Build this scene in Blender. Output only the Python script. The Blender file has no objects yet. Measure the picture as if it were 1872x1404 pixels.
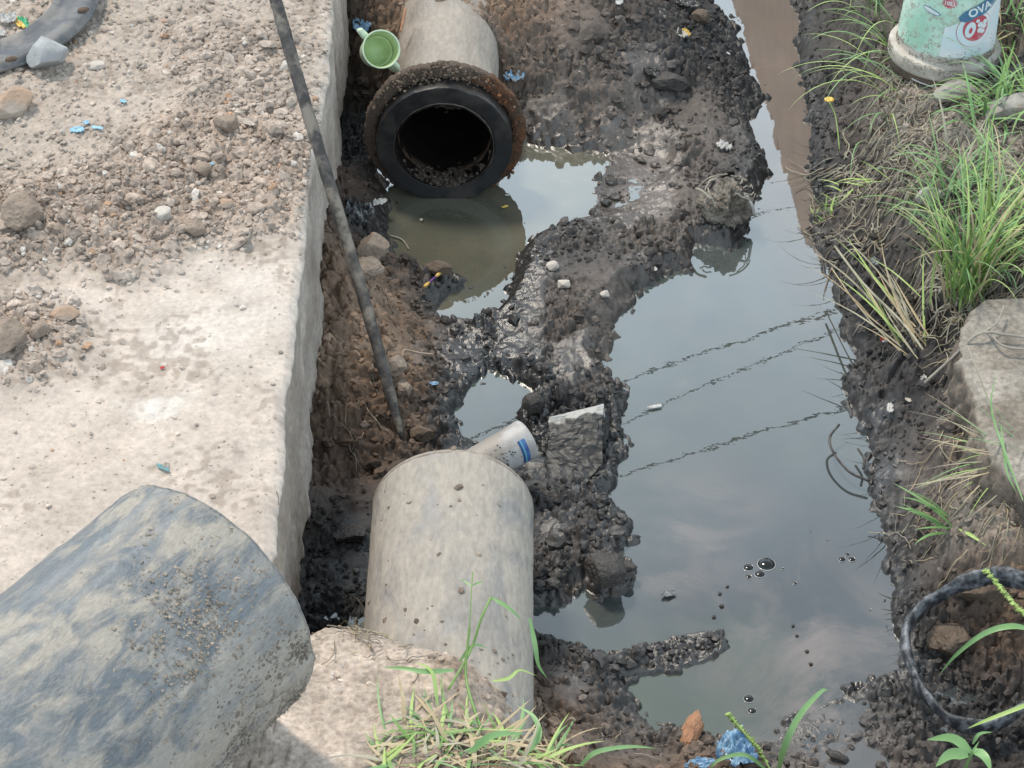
import bpy, bmesh, math, random
import numpy as np
from mathutils import Vector, Matrix, Euler
random.seed(7); RNG = np.random.default_rng(11)
S = bpy.context.scene
# ---------------------------------------------------------------- camera, world, sun, exposure
CAMH, PITCH, FPX = 4.0, math.radians(40.0), 4200.0
cam_d = bpy.data.cameras.new('camera'); cam = bpy.data.objects.new('camera', cam_d)
S.collection.objects.link(cam); S.camera = cam
cam.location = (0, 0, CAMH); cam.rotation_euler = (math.radians(90) - PITCH, 0, 0)
cam_d.sensor_width = 36; cam_d.lens = 36 * FPX / 1872; cam_d.clip_start = .05; cam_d.clip_end = 2000
SUN_EL, SUN_AZ = 62.0, -40.0          # azimuth measured from +Y towards +X
w = bpy.data.worlds.new('World'); S.world = w; w.use_nodes = True
nt = w.node_tree; nt.nodes.clear(); N = nt.nodes; L = nt.links
sky = N.new('ShaderNodeTexSky'); sky.sky_type = 'NISHITA'; sky.sun_disc = False
sky.sun_elevation = math.radians(SUN_EL); sky.sun_rotation = math.radians(SUN_AZ)
tc = N.new('ShaderNodeTexCoord'); nz = N.new('ShaderNodeTexNoise'); nz.inputs['Scale'].default_value = 2.6
nz.inputs['Detail'].default_value = 5; nz.inputs['Roughness'].default_value = .55
cr = N.new('ShaderNodeValToRGB'); cr.color_ramp.elements[0].position = .36; cr.color_ramp.elements[1].position = .62
cr.color_ramp.elements[0].color = (7.6, 9.0, 10.0, 1); cr.color_ramp.elements[1].color = (11.6, 13.6, 14.9, 1)
mx = N.new('ShaderNodeMix'); mx.data_type = 'RGBA'; mx.inputs[0].default_value = .82
bg = N.new('ShaderNodeBackground'); bg.inputs[1].default_value = .098
ow = N.new('ShaderNodeOutputWorld')
L.new(tc.outputs['Generated'], nz.inputs['Vector']); L.new(nz.outputs['Fac'], cr.inputs[0])
L.new(sky.outputs[0], mx.inputs[6]); L.new(cr.outputs[0], mx.inputs[7]); 
sz_ = N.new('ShaderNodeSeparateXYZ'); L.new(tc.outputs['Generated'], sz_.inputs[0])
er = N.new('ShaderNodeMapRange'); er.inputs[1].default_value = .54; er.inputs[2].default_value = .74; er.inputs[3].default_value = 1.5; er.inputs[4].default_value = .48; L.new(sz_.outputs[2], er.inputs[0])
em = N.new('ShaderNodeMix'); em.data_type = 'RGBA'; em.blend_type = 'MULTIPLY'; em.inputs[0].default_value = 1; L.new(mx.outputs[2], em.inputs[6]); L.new(er.outputs[0], em.inputs[7]); L.new(em.outputs[2], bg.inputs[0]); L.new(bg.outputs[0], ow.inputs[0])
sd = bpy.data.lights.new('sun', 'SUN'); sun = bpy.data.objects.new('sun', sd); S.collection.objects.link(sun)
sd.energy = 2.5; sd.angle = math.radians(10); sd.color = (1, .90, .78)
_el, _az = math.radians(SUN_EL), math.radians(SUN_AZ)
sdir = Vector((math.sin(_az) * math.cos(_el), math.cos(_az) * math.cos(_el), math.sin(_el)))
sun.rotation_euler = sdir.to_track_quat('Z', 'Y').to_euler()
S.view_settings.view_transform = 'Standard'; S.view_settings.look = 'None'; S.view_settings.gamma = 1
S.view_settings.use_curve_mapping = False; S.view_settings.exposure = 0.36

# ---------------------------------------------------------------- helpers
SP, CP = math.sin(PITCH), math.cos(PITCH)
def P(px, py, z=0.0):
    "world point of height z seen at photograph pixel px, py (used to measure places)"
    v = (py - 702) / FPX; u = (px - 936) / FPX
    D = (CAMH - z) / (SP + v * CP)
    return Vector((u * D, D * (CP - v * SP), z))
def Pa(a):  # array (n,3) of px,py,z -> world
    a = np.asarray(a, float); v = (a[:, 1] - 702) / FPX; u = (a[:, 0] - 936) / FPX
    D = (CAMH - a[:, 2]) / (SP + v * CP)
    return np.stack([u * D, D * (CP - v * SP), a[:, 2]], 1)
def proj(x, y, z):
    q = CAMH - z; D = y * CP + q * SP; dn = -y * SP + q * CP
    return 936 + FPX * x / D, 702 + FPX * dn / D
COL = S.collection
def tag(o, label=None, cat=None, group=None, kind=None):
    if label: o['label'] = label
    if cat: o['category'] = cat
    if group: o['group'] = group
    if kind: o['kind'] = kind
    return o
def empty(name, loc=(0, 0, 0)):
    o = bpy.data.objects.new(name, None); COL.objects.link(o); o.location = loc; o.empty_display_size = .1; return o
def mk(name, V, F, mat, parent=None, smooth=True, mw=None):
    me = bpy.data.meshes.new(name)
    V = [tuple(v) for v in V]
    me.from_pydata(V, [], [tuple(f) for f in F]); me.update()
    if smooth: me.polygons.foreach_set('use_smooth', [True] * len(me.polygons))
    o = bpy.data.objects.new(name, me); COL.objects.link(o)
    if mat: me.materials.append(mat)
    if parent is not None:
        o.parent = parent; o.matrix_parent_inverse = Matrix.Translation(-Vector(parent.location))
    return o
class MB:
    def __init__(s): s.V = []; s.F = []
    def add(s, V, F):
        n = len(s.V); s.V += [tuple(v) for v in V]; s.F += [tuple(i + n for i in f) for f in F]; return s
    def build(s, name, mat, parent=None, smooth=True): return mk(name, s.V, s.F, mat, parent, smooth)
# --- noise
def _h(ix, iy, s):
    ix = ix.astype(np.uint32); iy = iy.astype(np.uint32)
    n = ix * np.uint32(374761393) + iy * np.uint32(668265263) + np.uint32((s * 362437 + 1013) & 0xffffffff)
    n = (n ^ (n >> np.uint32(13))) * np.uint32(1274126177); n = n ^ (n >> np.uint32(16))
    n = n * np.uint32(2246822519); n = n ^ (n >> np.uint32(15))
    return n.astype(np.float64) / 4294967295.0
def vn(x, y, s=0):
    fx = np.floor(x); fy = np.floor(y); ix = fx.astype(np.int64); iy = fy.astype(np.int64)
    a = x - fx; b = y - fy; a = a * a * (3 - 2 * a); b = b * b * (3 - 2 * b)
    return (_h(ix, iy, s) * (1 - a) + _h(ix + 1, iy, s) * a) * (1 - b) + (_h(ix, iy + 1, s) * (1 - a) + _h(ix + 1, iy + 1, s) * a) * b
def fbm(x, y, s=0, o=4, g=.5):
    r = 0; amp = 1; t = 0
    for i in range(o):
        r = r + amp * (vn(x + 17.3 * i, y - 9.1 * i, s + i) - .5); t += amp; amp *= g; x = x * 2.03; y = y * 2.03
    return r / t * 2
def worley(x, y, s=0):
    fx = np.floor(x).astype(np.int64); fy = np.floor(y).astype(np.int64)
    f1 = np.full(x.shape, 9.0); f2 = np.full(x.shape, 9.0); idv = np.zeros(x.shape)
    for i in (-1, 0, 1):
        for j in (-1, 0, 1):
            cx = fx + i; cy = fy + j
            px = cx + _h(cx, cy, s); py = cy + _h(cx, cy, s + 77)
            d = np.sqrt((x - px) ** 2 + (y - py) ** 2); hid = _h(cx, cy, s + 154)
            m = d < f1; f2 = np.where(m, f1, np.minimum(f2, d)); idv = np.where(m, hid, idv); f1 = np.where(m, d, f1)
    return f1, f2, idv
def clod(x, y, c, s):
    "rounded lumps of size c, height about 1"
    wx = x / c + .35 * fbm(x / c * .9, y / c * .9, s + 5, 2); wy = y / c + .35 * fbm(x / c * .9 + 31, y / c * .9, s + 6, 2)
    f1, f2, i = worley(wx, wy, s)
    return np.sqrt(np.clip(1 - (f1 / .66) ** 2, 0, 1)) * np.clip((f2 - f1) / .16, 0, 1) ** .6 * (.15 + .85 * i)
def ridge(x, y, s, o=4):
    r = 0; a = 1; t = 0
    for i in range(o):
        r = r + a * (1 - np.abs(vn(x + 3.1 * i, y + 7.7 * i, s + i) * 2 - 1)) ; t += a; a *= .55; x = x * 2.1 + y * .15; y = y * 2.1 - x * .1
    return r / t
def sstep(a, b, x):
    t = np.clip((x - a) / (b - a), 0, 1); return t * t * (3 - 2 * t)
# --- signed distance to polygons (positive outside)
def poly_sd(x, y, polys):
    best = np.full(x.shape, 1e9); inside = np.zeros(x.shape, bool)
    for p in polys:
        n = len(p); ins = np.zeros(x.shape, bool)
        for k in range(n):
            ax, ay = p[k][0], p[k][1]; bx, by = p[(k + 1) % n][0], p[(k + 1) % n][1]
            dx, dy = bx - ax, by - ay; t = np.clip(((x - ax) * dx + (y - ay) * dy) / (dx * dx + dy * dy + 1e-12), 0, 1)
            best = np.minimum(best, np.hypot(x - ax - t * dx, y - ay - t * dy))
            if ay != by:
                c = ((ay > y) != (by > y)) & (x < (bx - ax) * (y - ay) / (by - ay) + ax); ins ^= c
        inside |= ins
    return np.where(inside, -best, best)
def flat_shade(me): me.polygons.foreach_set('use_smooth', np.zeros(len(me.polygons), bool))
def grid_mesh(name, X, Y, Z, mat, cols=None, wet=None):
    ny, nx = X.shape; me = bpy.data.meshes.new(name)
    co = np.stack([X, Y, Z], -1).reshape(-1, 3).astype(np.float32)
    a = np.arange(ny * nx).reshape(ny, nx)
    q = np.stack([a[:-1, :-1], a[:-1, 1:], a[1:, 1:], a[1:, :-1]], -1).reshape(-1, 4).astype(np.int32)
    me.vertices.add(len(co)); me.vertices.foreach_set('co', co.ravel())
    me.loops.add(q.size); me.loops.foreach_set('vertex_index', q.ravel())
    me.polygons.add(len(q)); me.polygons.foreach_set('loop_start', np.arange(0, q.size, 4, dtype=np.int32))
    me.polygons.foreach_set('loop_total', np.full(len(q), 4, np.int32))
    me.update(calc_edges=True); me.polygons.foreach_set('use_smooth', np.ones(len(q), bool))
    if cols is not None:
        at = me.attributes.new('soil', 'FLOAT_COLOR', 'POINT')
        c = np.ones((len(co), 4), np.float32); c[:, :3] = cols.reshape(-1, 3); c[:, 3] = wet.ravel()
        at.data.foreach_set('color', c.ravel())
    me.materials.append(mat); o = bpy.data.objects.new(name, me); COL.objects.link(o); return o
# --- materials
def new_mat(name):
    m = bpy.data.materials.new(name); m.use_nodes = True; nt = m.node_tree
    b = nt.nodes['Principled BSDF']; return m, nt, b
def noise(nt, scale, detail=4, rough=.55, coord='Object', vec=None):
    n = nt.nodes.new('ShaderNodeTexNoise'); n.inputs['Scale'].default_value = scale
    n.inputs['Detail'].default_value = detail; n.inputs['Roughness'].default_value = rough
    if vec is None:
        t = nt.nodes.new('ShaderNodeTexCoord'); vec = t.outputs[coord]
    nt.links.new(vec, n.inputs['Vector']); return n
def ramp(nt, fac, stops):
    r = nt.nodes.new('ShaderNodeValToRGB'); e = r.color_ramp.elements
    while len(e) < len(stops): e.new(.5)
    for k, (p, c) in enumerate(stops):
        e[k].position = p; e[k].color = (c, c, c, 1) if not hasattr(c, '__len__') else tuple(c) + (1,)
    nt.links.new(fac, r.inputs[0]); return r
def mixc(nt, fac, a, b, blend='MIX'):
    m = nt.nodes.new('ShaderNodeMix'); m.data_type = 'RGBA'; m.blend_type = blend
    for s, v in ((0, fac), (6, a), (7, b)):
        if hasattr(v, 'links') or hasattr(v, 'is_linked'): nt.links.new(v, m.inputs[s])
        elif s == 0: m.inputs[0].default_value = v
        else: m.inputs[s].default_value = tuple(v) + (1,)
    return m
def bump(nt, b, h, strength=.4, dist=.01):
    u = nt.nodes.new('ShaderNodeBump'); u.inputs['Strength'].default_value = strength; u.inputs['Distance'].default_value = dist
    nt.links.new(h, u.inputs['Height']); nt.links.new(u.outputs[0], b.inputs['Normal'])
def simple(name, c1, c2=None, rough=.7, scale=20, bs=.3, bd=.004, lo=.35, hi=.65, c3=None, spec=.5, metal=0):
    m, nt, b = new_mat(name); n = noise(nt, scale, 6, .6); c2 = c2 or tuple(x * .7 for x in c1)
    r = ramp(nt, n.outputs[0], [(lo, c1), (hi, c2)])
    out = r.outputs[0]
    if c3:
        n3 = noise(nt, scale * .35, 5, .6); r3 = ramp(nt, n3.outputs[0], [(.5, 0.), (.62, 1.)]); out = mixc(nt, r3.outputs[0], out, c3).outputs[2]
    nt.links.new(out, b.inputs['Base Color']); b.inputs['Roughness'].default_value = rough
    b.inputs['Specular IOR Level'].default_value = spec; b.inputs['Metallic'].default_value = metal
    n2 = noise(nt, scale * 4, 4, .6); bump(nt, b, n2.outputs[0], bs, bd); return m
def soil_mat(name, lo1=.72, hi1=1.28, lo2=.62, hi2=1.35, grit=.82):
    m, nt, b = new_mat(name)
    at = nt.nodes.new('ShaderNodeAttribute'); at.attribute_name = 'soil'
    n1 = noise(nt, 9, 5, .6); n2 = noise(nt, 70, 5, .65); n3 = noise(nt, 260, 3, .6)
    r1 = ramp(nt, n1.outputs[0], [(.3, lo1), (.7, hi1)]); r2 = ramp(nt, n2.outputs[0], [(.3, lo2), (.7, hi2)])
    c = mixc(nt, 1., at.outputs['Color'], r1.outputs[0], 'MULTIPLY'); c = mixc(nt, 1., c.outputs[2], r2.outputs[0], 'MULTIPLY')
    # pale grit in the soil
    v = nt.nodes.new('ShaderNodeTexVoronoi'); v.inputs['Scale'].default_value = 75
    t = nt.nodes.new('ShaderNodeTexCoord'); nt.links.new(t.outputs['Object'], v.inputs['Vector'])
    vr = ramp(nt, v.outputs['Distance'], [(.09, 1.), (.14, 0.)])
    sep = nt.nodes.new('ShaderNodeSeparateColor'); nt.links.new(v.outputs['Color'], sep.inputs[0])
    rr = ramp(nt, sep.outputs[0], [(grit, 0.), (grit + .02, 1.)])
    mu = nt.nodes.new('ShaderNodeMath'); mu.operation = 'MULTIPLY'; nt.links.new(vr.outputs[0], mu.inputs[0]); nt.links.new(rr.outputs[0], mu.inputs[1])
    c2 = mixc(nt, .35, c.outputs[2], (.45, .42, .38)); c = mixc(nt, mu.outputs[0], c.outputs[2], c2.outputs[2])
    nt.links.new(c.outputs[2], b.inputs['Base Color'])
    # wetness in the alpha channel drives the gloss
    mr = nt.nodes.new('ShaderNodeMapRange'); nt.links.new(at.outputs['Alpha'], mr.inputs['Value'])
    mr.inputs['To Min'].default_value = .95; mr.inputs['To Max'].default_value = .22
    ad = nt.nodes.new('ShaderNodeMath'); ad.operation = 'MULTIPLY_ADD'; nt.links.new(n2.outputs[0], ad.inputs[0]); ad.inputs[1].default_value = .35
    nt.links.new(mr.outputs[0], ad.inputs[2]); sb = nt.nodes.new('ShaderNodeMath'); sb.operation = 'SUBTRACT'; sb.inputs[1].default_value = .17
    sb.use_clamp = True; nt.links.new(ad.outputs[0], sb.inputs[0]); nt.links.new(sb.outputs[0], b.inputs['Roughness'])
    sr = nt.nodes.new('ShaderNodeMapRange'); nt.links.new(at.outputs['Alpha'], sr.inputs['Value']); sr.inputs['To Min'].default_value = .2; sr.inputs['To Max'].default_value = 1.0
    nt.links.new(sr.outputs[0], b.inputs['Specular IOR Level'])
    bump(nt, b, n3.outputs[0], .4, .004); return m
M = {}
M['soil'] = soil_mat('soil'); M['dust'] = soil_mat('dusty_slab', .84, 1.10, .80, 1.14, .90)

# ---------------------------------------------------------------- the excavated ditch as one sheet
PX = lambda pts, z=0.: [tuple(P(x, y, z)[:2]) for x, y in pts]
poolA = PX([(690,250),(760,240),(960,262),(1010,266),(1060,272),(1110,278),(1118,300),(1085,345),(1095,380),(1080,400),(1045,410),(990,430),(960,455),(940,495),(925,540),(905,572),(880,570),(868,590),(792,592),(800,565),(835,530),(850,525),(815,502),(760,490),(722,470),(706,440),(712,372),(700,345),(685,310)])
poolB = PX([(890,672),(935,680),(960,700),(985,715),(960,740),(955,770),(965,800),(960,850),(900,850),(860,808),(845,785),(830,760),(848,730),(862,700)])
chan = PX([(1180,-700),(1255,-200),(1300,0),(1340,40),(1352,75),(1370,110),(1378,140),(1395,182),(1382,205),(1366,220),(1385,260),(1398,285),(1405,305),(1396,340),(1382,360),(1375,400),(1355,440),(1340,455),(1270,445),(1262,470),(1262,488),(1210,500),(1185,520),(1160,530),(1155,560),(1120,590),(1115,640),(1100,665),(1110,690),(1145,720),(1135,760),(1150,835),(1130,850),(1125,880),(1105,905),(1130,930),(1155,955),(1150,990),(1130,1010),(1160,1040),(1145,1075),(1130,1090),(1100,1095),(1070,1078),(1050,1080),(1040,1110),(985,1112),(930,1118),(930,1150),(978,1160),(1030,1175),(1080,1195),(1112,1205),(1150,1190),(1200,1182),(1260,1172),(1320,1163),(1332,1172),(1300,1190),(1290,1212),(1240,1225),(1200,1235),(1140,1248),(1165,1275),(1172,1310),(1200,1335),(1240,1330),(1290,1340),(1370,1360),(1420,1352),(1440,1320),(1500,1290),(1560,1262),(1600,1240),(1650,1222),(1645,1190),(1632,1100),(1620,1000),(1610,940),(1600,920),(1582,900),(1600,850),(1580,790),(1550,720),(1545,690),(1572,650),(1530,600),(1542,570),(1530,520),(1520,500),(1500,470),(1480,430),(1500,380),(1490,350),(1475,300),(1482,230),(1475,170),(1460,120),(1462,40),(1452,0),(1420,-200),(1350,-700)])
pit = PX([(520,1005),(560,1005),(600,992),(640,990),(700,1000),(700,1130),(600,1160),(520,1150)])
film = PX([(1110,295),(1160,285),(1215,290),(1200,320),(1180,350),(1130,375),(1092,385),(1085,350)])
film2 = PX([(1430,1300),(1560,1262),(1600,1400),(1500,1440),(1400,1440),(1440,1380)])
SETW = [poolA, poolB, chan]
SLICK = [PX([(1010,620),(1080,600),(1100,660),(1050,700),(1005,680)], .06), PX([(1130,100),(1200,80),(1235,140),(1160,170)], .17), PX([(1010,1205),(1085,1230),(1060,1290),(1000,1270)], .1), PX([(1585,820),(1630,810),(1655,870),(1605,882)], .06), PX([(960,170),(1030,160),(1060,215),(1000,235),(965,220)], .12), PX([(1290,320),(1350,330),(1330,350),(1280,345)], .06), PX([(900,600),(925,540),(960,475),(990,462),(1003,500),(1000,600),(990,665),(930,672),(895,640)], .03), PX([(1090,245),(1180,232),(1250,262),(1230,400),(1150,430),(1095,400),(1110,330),(1120,280)], .01), PX([(800,610),(880,600),(900,640),(880,690),(830,690),(800,650)], .02), PX([(985,935),(1050,930),(1040,990),(990,1010)], .05), PX([(1640,760),(1600,765),(1575,760),(1580,735),(1640,740)], .06), PX([(700,590),(770,600),(790,640),(740,668),(700,640)], .1)]
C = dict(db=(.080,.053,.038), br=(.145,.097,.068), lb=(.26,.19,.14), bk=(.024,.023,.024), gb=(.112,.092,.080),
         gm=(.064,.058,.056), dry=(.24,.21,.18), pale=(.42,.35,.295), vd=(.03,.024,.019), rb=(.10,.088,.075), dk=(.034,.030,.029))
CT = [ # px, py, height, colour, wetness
 (650,10,.30,'br',.1),(700,20,.30,'lb',.1),(745,50,.31,'lb',.1),(650,80,.14,'db',.3),(640,140,.04,'vd',.3),(690,140,.05,'vd',.3),(650,200,.01,'vd',.4),(640,265,.012,'bk',.6),(665,285,.008,'bk',.7),(620,200,.0,'vd',.4),(700,210,0,'vd',.4),  # left of the flange near-black mud stands for dark, shaded water
 (660,330,.12,'db',.2),(630,310,.13,'db',.2),(600,330,.18,'db',.2),(690,365,.07,'bk',.4),(650,400,.13,'bk',.4),(690,450,.10,'db',.3),(620,430,.2,'db',.2),(600,420,.24,'br',.2),
 (620,520,.21,'br',.1),(660,540,.17,'lb',.05),(690,520,.15,'lb',.05),(740,560,.08,'br',.2),(780,540,.04,'dk',.4),(770,600,.05,'br',.3),(715,600,.11,'br',.1),(740,640,.085,'lb',.05),(640,640,.17,'lb',.05),(700,690,.14,'br',.1),
 (750,690,.08,'br',.1),(600,760,.15,'db',.2),(640,740,.15,'br',.1),(640,800,.10,'db',.2),(700,790,.08,'db',.2),(755,790,.05,'br',.3),(810,740,.03,'bk',.5),(830,620,.03,'bk',.6),(860,640,.015,'bk',.7),(790,660,.04,'dk',.5),
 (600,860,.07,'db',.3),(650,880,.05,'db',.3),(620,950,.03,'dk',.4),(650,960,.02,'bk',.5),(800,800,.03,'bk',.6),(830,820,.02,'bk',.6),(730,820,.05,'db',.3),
 (1000,480,.065,'gm',.5),(1060,440,.06,'dk',.5),(1120,440,.05,'gm',.5),(1180,470,.05,'gm',.5),(1050,560,.085,'gb',.3),(1120,520,.07,'gb',.3),(970,560,.05,'dk',.55),(930,610,.03,'bk',.6),(900,640,.025,'dk',.6),(1000,640,.06,'dk',.5),(1080,640,.06,'gb',.4),
 (1010,700,.055,'dk',.5),(1080,700,.05,'dk',.5),(1120,740,.03,'bk',.6),(975,760,.03,'bk',.6),(1010,900,.06,'dk',.5),(1080,920,.06,'dk',.5),(1120,800,.03,'bk',.5),(1050,880,.04,'bk',.5),(1000,980,.06,'dk',.5),(1080,1000,.07,'gm',.4),(1110,1050,.085,'gb',.4),(1000,1060,.05,'dk',.5),(1130,960,.03,'bk',.6),
 (900,40,.30,'gb',.2),(860,10,.33,'lb',.1),(940,20,.30,'br',.1),(960,80,.22,'gb',.2),(930,120,.20,'br',.2),(960,160,.14,'gb',.2),(1000,150,.15,'gb',.3),(990,230,.06,'gb',.4),(1000,255,.02,'gb',.5),(1060,240,.05,'gb',.4),(1080,60,.23,'gb',.3),(1100,130,.18,'gb',.3),(1100,190,.11,'gb',.3),
 (1200,20,.22,'dk',.4),(1200,90,.17,'gm',.4),(1200,180,.10,'dk',.4),(1160,240,.03,'gb',.5),(1130,275,.006,'gb',.7),(1150,330,.002,'gb',.8),(1120,370,.006,'gb',.7),(1200,300,.008,'gb',.7),(1200,380,.03,'gb',.5),(1160,400,.03,'gb',.6),(1300,30,.10,'bk',.5),(1290,120,.13,'dk',.4),(1290,190,.10,'gb',.3),(1360,190,.05,'gm',.4),
 (1340,130,.08,'dk',.4),(1250,260,.05,'gb',.4),(1330,240,.06,'gm',.4),(1340,300,.07,'dk',.5),(1250,340,.05,'gb',.4),(1300,400,.04,'dk',.5),(1230,420,.05,'gb',.4),(1200,460,.05,'gb',.4),(1370,310,.05,'bk',.5),
 (1480,20,.10,'dk',.3),(1520,80,.17,'gm',.2),(1560,20,.25,'rb',.1),(1600,120,.28,'gb',.1),(1500,200,.07,'bk',.4),(1540,270,.13,'dk',.3),(1520,330,.06,'bk',.4),(1580,230,.2,'gb',.1),(1620,300,.24,'rb',.05),(1560,370,.13,'gb',.2),(1650,370,.26,'rb',.05),(1540,440,.08,'dk',.3),(1600,470,.17,'gm',.2),
 (1700,430,.30,'rb',.1),(1790,480,.32,'rb',.1),(1860,440,.35,'rb',.05),(1690,230,.31,'dry',0),(1750,200,.33,'dry',0),(1830,260,.36,'dry',0),(1860,60,.37,'rb',.05),(1640,180,.29,'dry',0),(1580,570,.1,'dk',.3),(1650,580,.18,'dk',.2),(1720,600,.2,'dk',.2),(1740,680,.2,'dk',.15),(1610,680,.08,'gm',.3),(1680,740,.15,'gm',.2),
 (1640,830,.10,'gm',.3),(1700,820,.16,'gb',.15),(1770,820,.2,'gb',.1),(1780,920,.24,'dry',0),(1700,940,.14,'gb',.2),(1650,920,.06,'gm',.4),(1660,1010,.07,'dk',.4),(1860,940,.3,'dry',0),(1740,1000,.16,'gb',.1),(1850,1000,.19,'lb',.05),(1850,1060,.12,'br',.1),
 (1790,1130,.09,'db',.25),(1720,1130,.07,'dk',.3),(1830,1180,.07,'db',.3),(1700,1200,.03,'dk',.5),(1760,1260,.015,'bk',.5),(1860,1290,.03,'bk',.5),(1660,1150,.03,'dk',.4),(1600,1290,.03,'gm',.5),(1660,1300,.04,'gm',.5),(1640,1380,.045,'gb',.5),(1520,1380,.008,'gm',.7),(1480,1300,.004,'gb',.8),(1740,1380,.05,'dk',.4),(1860,1390,.06,'dk',.3),(1570,1330,.012,'gm',.7),
 (1000,1190,.09,'dk',.3),(1060,1240,.08,'gm',.4),(1020,1300,.11,'br',.2),(1120,1290,.06,'gm',.4),(1100,1370,.10,'gb',.3),(1000,1240,.11,'db',.2),(1200,1375,.05,'gb',.3),(1270,1400,.08,'br',.2),(1350,1405,.06,'br',.3),(1180,1450,.12,'br',.2),(1350,1480,.1,'br',.2),(980,1370,.24,'br',.1),(1160,1215,.022,'gm',.6),(1250,1198,.015,'dk',.6),(1440,1400,.02,'gb',.6),
 (660,1150,.44,'pale',0),(600,1135,.45,'pale',0),(700,1160,.42,'pale',0),(760,1182,.455,'pale',0),(860,1196,.455,'pale',0),(900,1260,.44,'pale',0),(950,1300,.36,'lb',0),(700,1250,.47,'pale',0),(600,1300,.48,'pale',0),(520,1250,.49,'pale',0),(800,1300,.50,'pale',0),(880,1330,.50,'lb',0),(930,1360,.42,'lb',0),(700,1400,.50,'pale',0),(820,1400,.52,'lb',0),(450,1400,.49,'pale',0),(560,1200,.47,'pale',0),
]
ctl = [(x, y, z) for x, y, z, c, q in CT]
BUCKX, BUCKY = P(1726, 88, .345)[:2]
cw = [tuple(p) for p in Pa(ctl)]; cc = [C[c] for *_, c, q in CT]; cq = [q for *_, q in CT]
for x, y, z, c, q in [ # given in metres
 (-.56,3.30,.525,'pale',0),(-.52,3.15,.53,'pale',0),(-.60,2.9,.53,'pale',0),(-.42,3.60,.05,'vd',.3),(-.30,3.60,.05,'vd',.3),(-.22,3.58,.08,'vd',.3),(-.36,3.85,-.03,'vd',.5),(-.55,3.6,.1,'vd',.3),(-.1,3.3,.46,'lb',0),(.0,3.0,.48,'lb',0),(-.3,2.9,.5,'pale',0),(-.7,3.0,.48,'pale',0),  # pit mud: black, with the shade of the hollow put into its colour
 (.4,3.0,.25,'br',.2),(.9,3.0,.2,'br',.2),(1.4,3.0,.25,'br',.2),(1.6,3.6,.3,'rb',.1),(1.6,4.4,.34,'dry',0),(1.7,5.4,.38,'rb',0),(1.9,6.5,.4,'rb',0),(1.7,7.6,.4,'rb',0),(1.25,7.4,.28,'rb',.1),(1.15,8.4,.25,'rb',.1),(1.4,9.5,.4,'rb',0),
 (.3,7.3,.3,'gb',.2),(-.2,7.3,.36,'lb',0),(-.5,7.4,.36,'br',0),(.6,8.,.2,'gb',.2),(.2,9.,.4,'gb',0),(-.3,9.,.45,'br',0),(3,5,.45,'rb',0),(3,3,.4,'rb',0),(3,8,.45,'rb',0),(0,2,.5,'lb',0),(1,2,.4,'lb',0),(-.40,6.45,.32,'lb',.1),(-.02,6.45,.33,'lb',.1),(-.22,6.95,.40,'lb',.1),(-.36,6.2,.2,'br',.1),(-.02,6.2,.24,'br',.1),(-.52,6.5,.36,'vd',.1),(-.5,6.3,.22,'vd',.1),(-.42,7,.4,'br',.1),(0,6.9,.38,'br',.1)]:  # very dark points by the slab: soil raised to darken the water's reflection
    cw.append((x, y, z)); cc.append(C[c]); cq.append(q)
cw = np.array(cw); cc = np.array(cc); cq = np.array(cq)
XR, YR = (-2.6, 3.2), (1.6, 9.6)
gx = np.linspace(*XR, 233); gy = np.linspace(*YR, 321); GX, GY = np.meshgrid(gx, gy)
def rbf(src, val, x, y):
    D = np.hypot(src[:, None, 0] - src[None, :, 0], src[:, None, 1] - src[None, :, 1])
    wv = np.linalg.solve(D - np.eye(len(src)) * .02, val - val.mean(0))
    out = np.zeros(x.shape + (val.shape[1],)); fl = out.reshape(-1, val.shape[1]); xf = x.ravel(); yf = y.ravel()
    for i in range(0, len(xf), 20000):
        d = np.hypot(xf[i:i + 20000, None] - src[None, :, 0], yf[i:i + 20000, None] - src[None, :, 1]); fl[i:i + 20000] = d @ wv
    return out + val.mean(0)
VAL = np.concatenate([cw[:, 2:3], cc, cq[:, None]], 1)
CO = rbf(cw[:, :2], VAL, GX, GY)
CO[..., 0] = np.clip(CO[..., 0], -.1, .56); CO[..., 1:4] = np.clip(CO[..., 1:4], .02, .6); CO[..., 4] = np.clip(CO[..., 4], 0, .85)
def samp(x, y):
    u = np.clip((x - XR[0]) / (XR[1] - XR[0]) * 232, 0, 231.999); v = np.clip((y - YR[0]) / (YR[1] - YR[0]) * 320, 0, 319.999)
    i = u.astype(int); j = v.astype(int); a = (u - i)[..., None]; b = (v - j)[..., None]
    return (CO[j, i] * (1 - a) + CO[j, i + 1] * a) * (1 - b) + (CO[j + 1, i] * (1 - a) + CO[j + 1, i + 1] * a) * b
# slab edge lines (x as function of y)
_te = Pa([(x, y, .5) for x, y in [(610,0),(604,90),(592,200),(573,290),(566,350),(560,417),(555,470),(550,501),(544,560),(537,628),(526,690),(517,741),(518,775),(520,835),(514,890),(508,935),(502,990),(498,1040)]])[::-1]
_be = Pa([(x, y, .12) for x, y in [(650,-20),(644,60),(640,90),(634,150),(627,200),(622,250),(621,300),(616,360),(608,420),(599,450),(597,520),(598,600),(595,640),(590,680),(578,740),(568,775),(571,800),(574,850),(566,900),(562,945),(552,975),(552,1040),(545,1120)]])[::-1]
def edge_t(y): return np.interp(y, _te[:, 1], _te[:, 0], left=_te[0, 0] - .02, right=_te[-1, 0]) + np.where(y > _te[-1, 1], -(y - _te[-1, 1]) * .02, 0)
def edge_b(y): return np.interp(y, _be[:, 1], _be[:, 0], left=_be[0, 0], right=_be[-1, 0]) + np.where(y > _be[-1, 1], -(y - _be[-1, 1]) * .02, 0)
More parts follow.
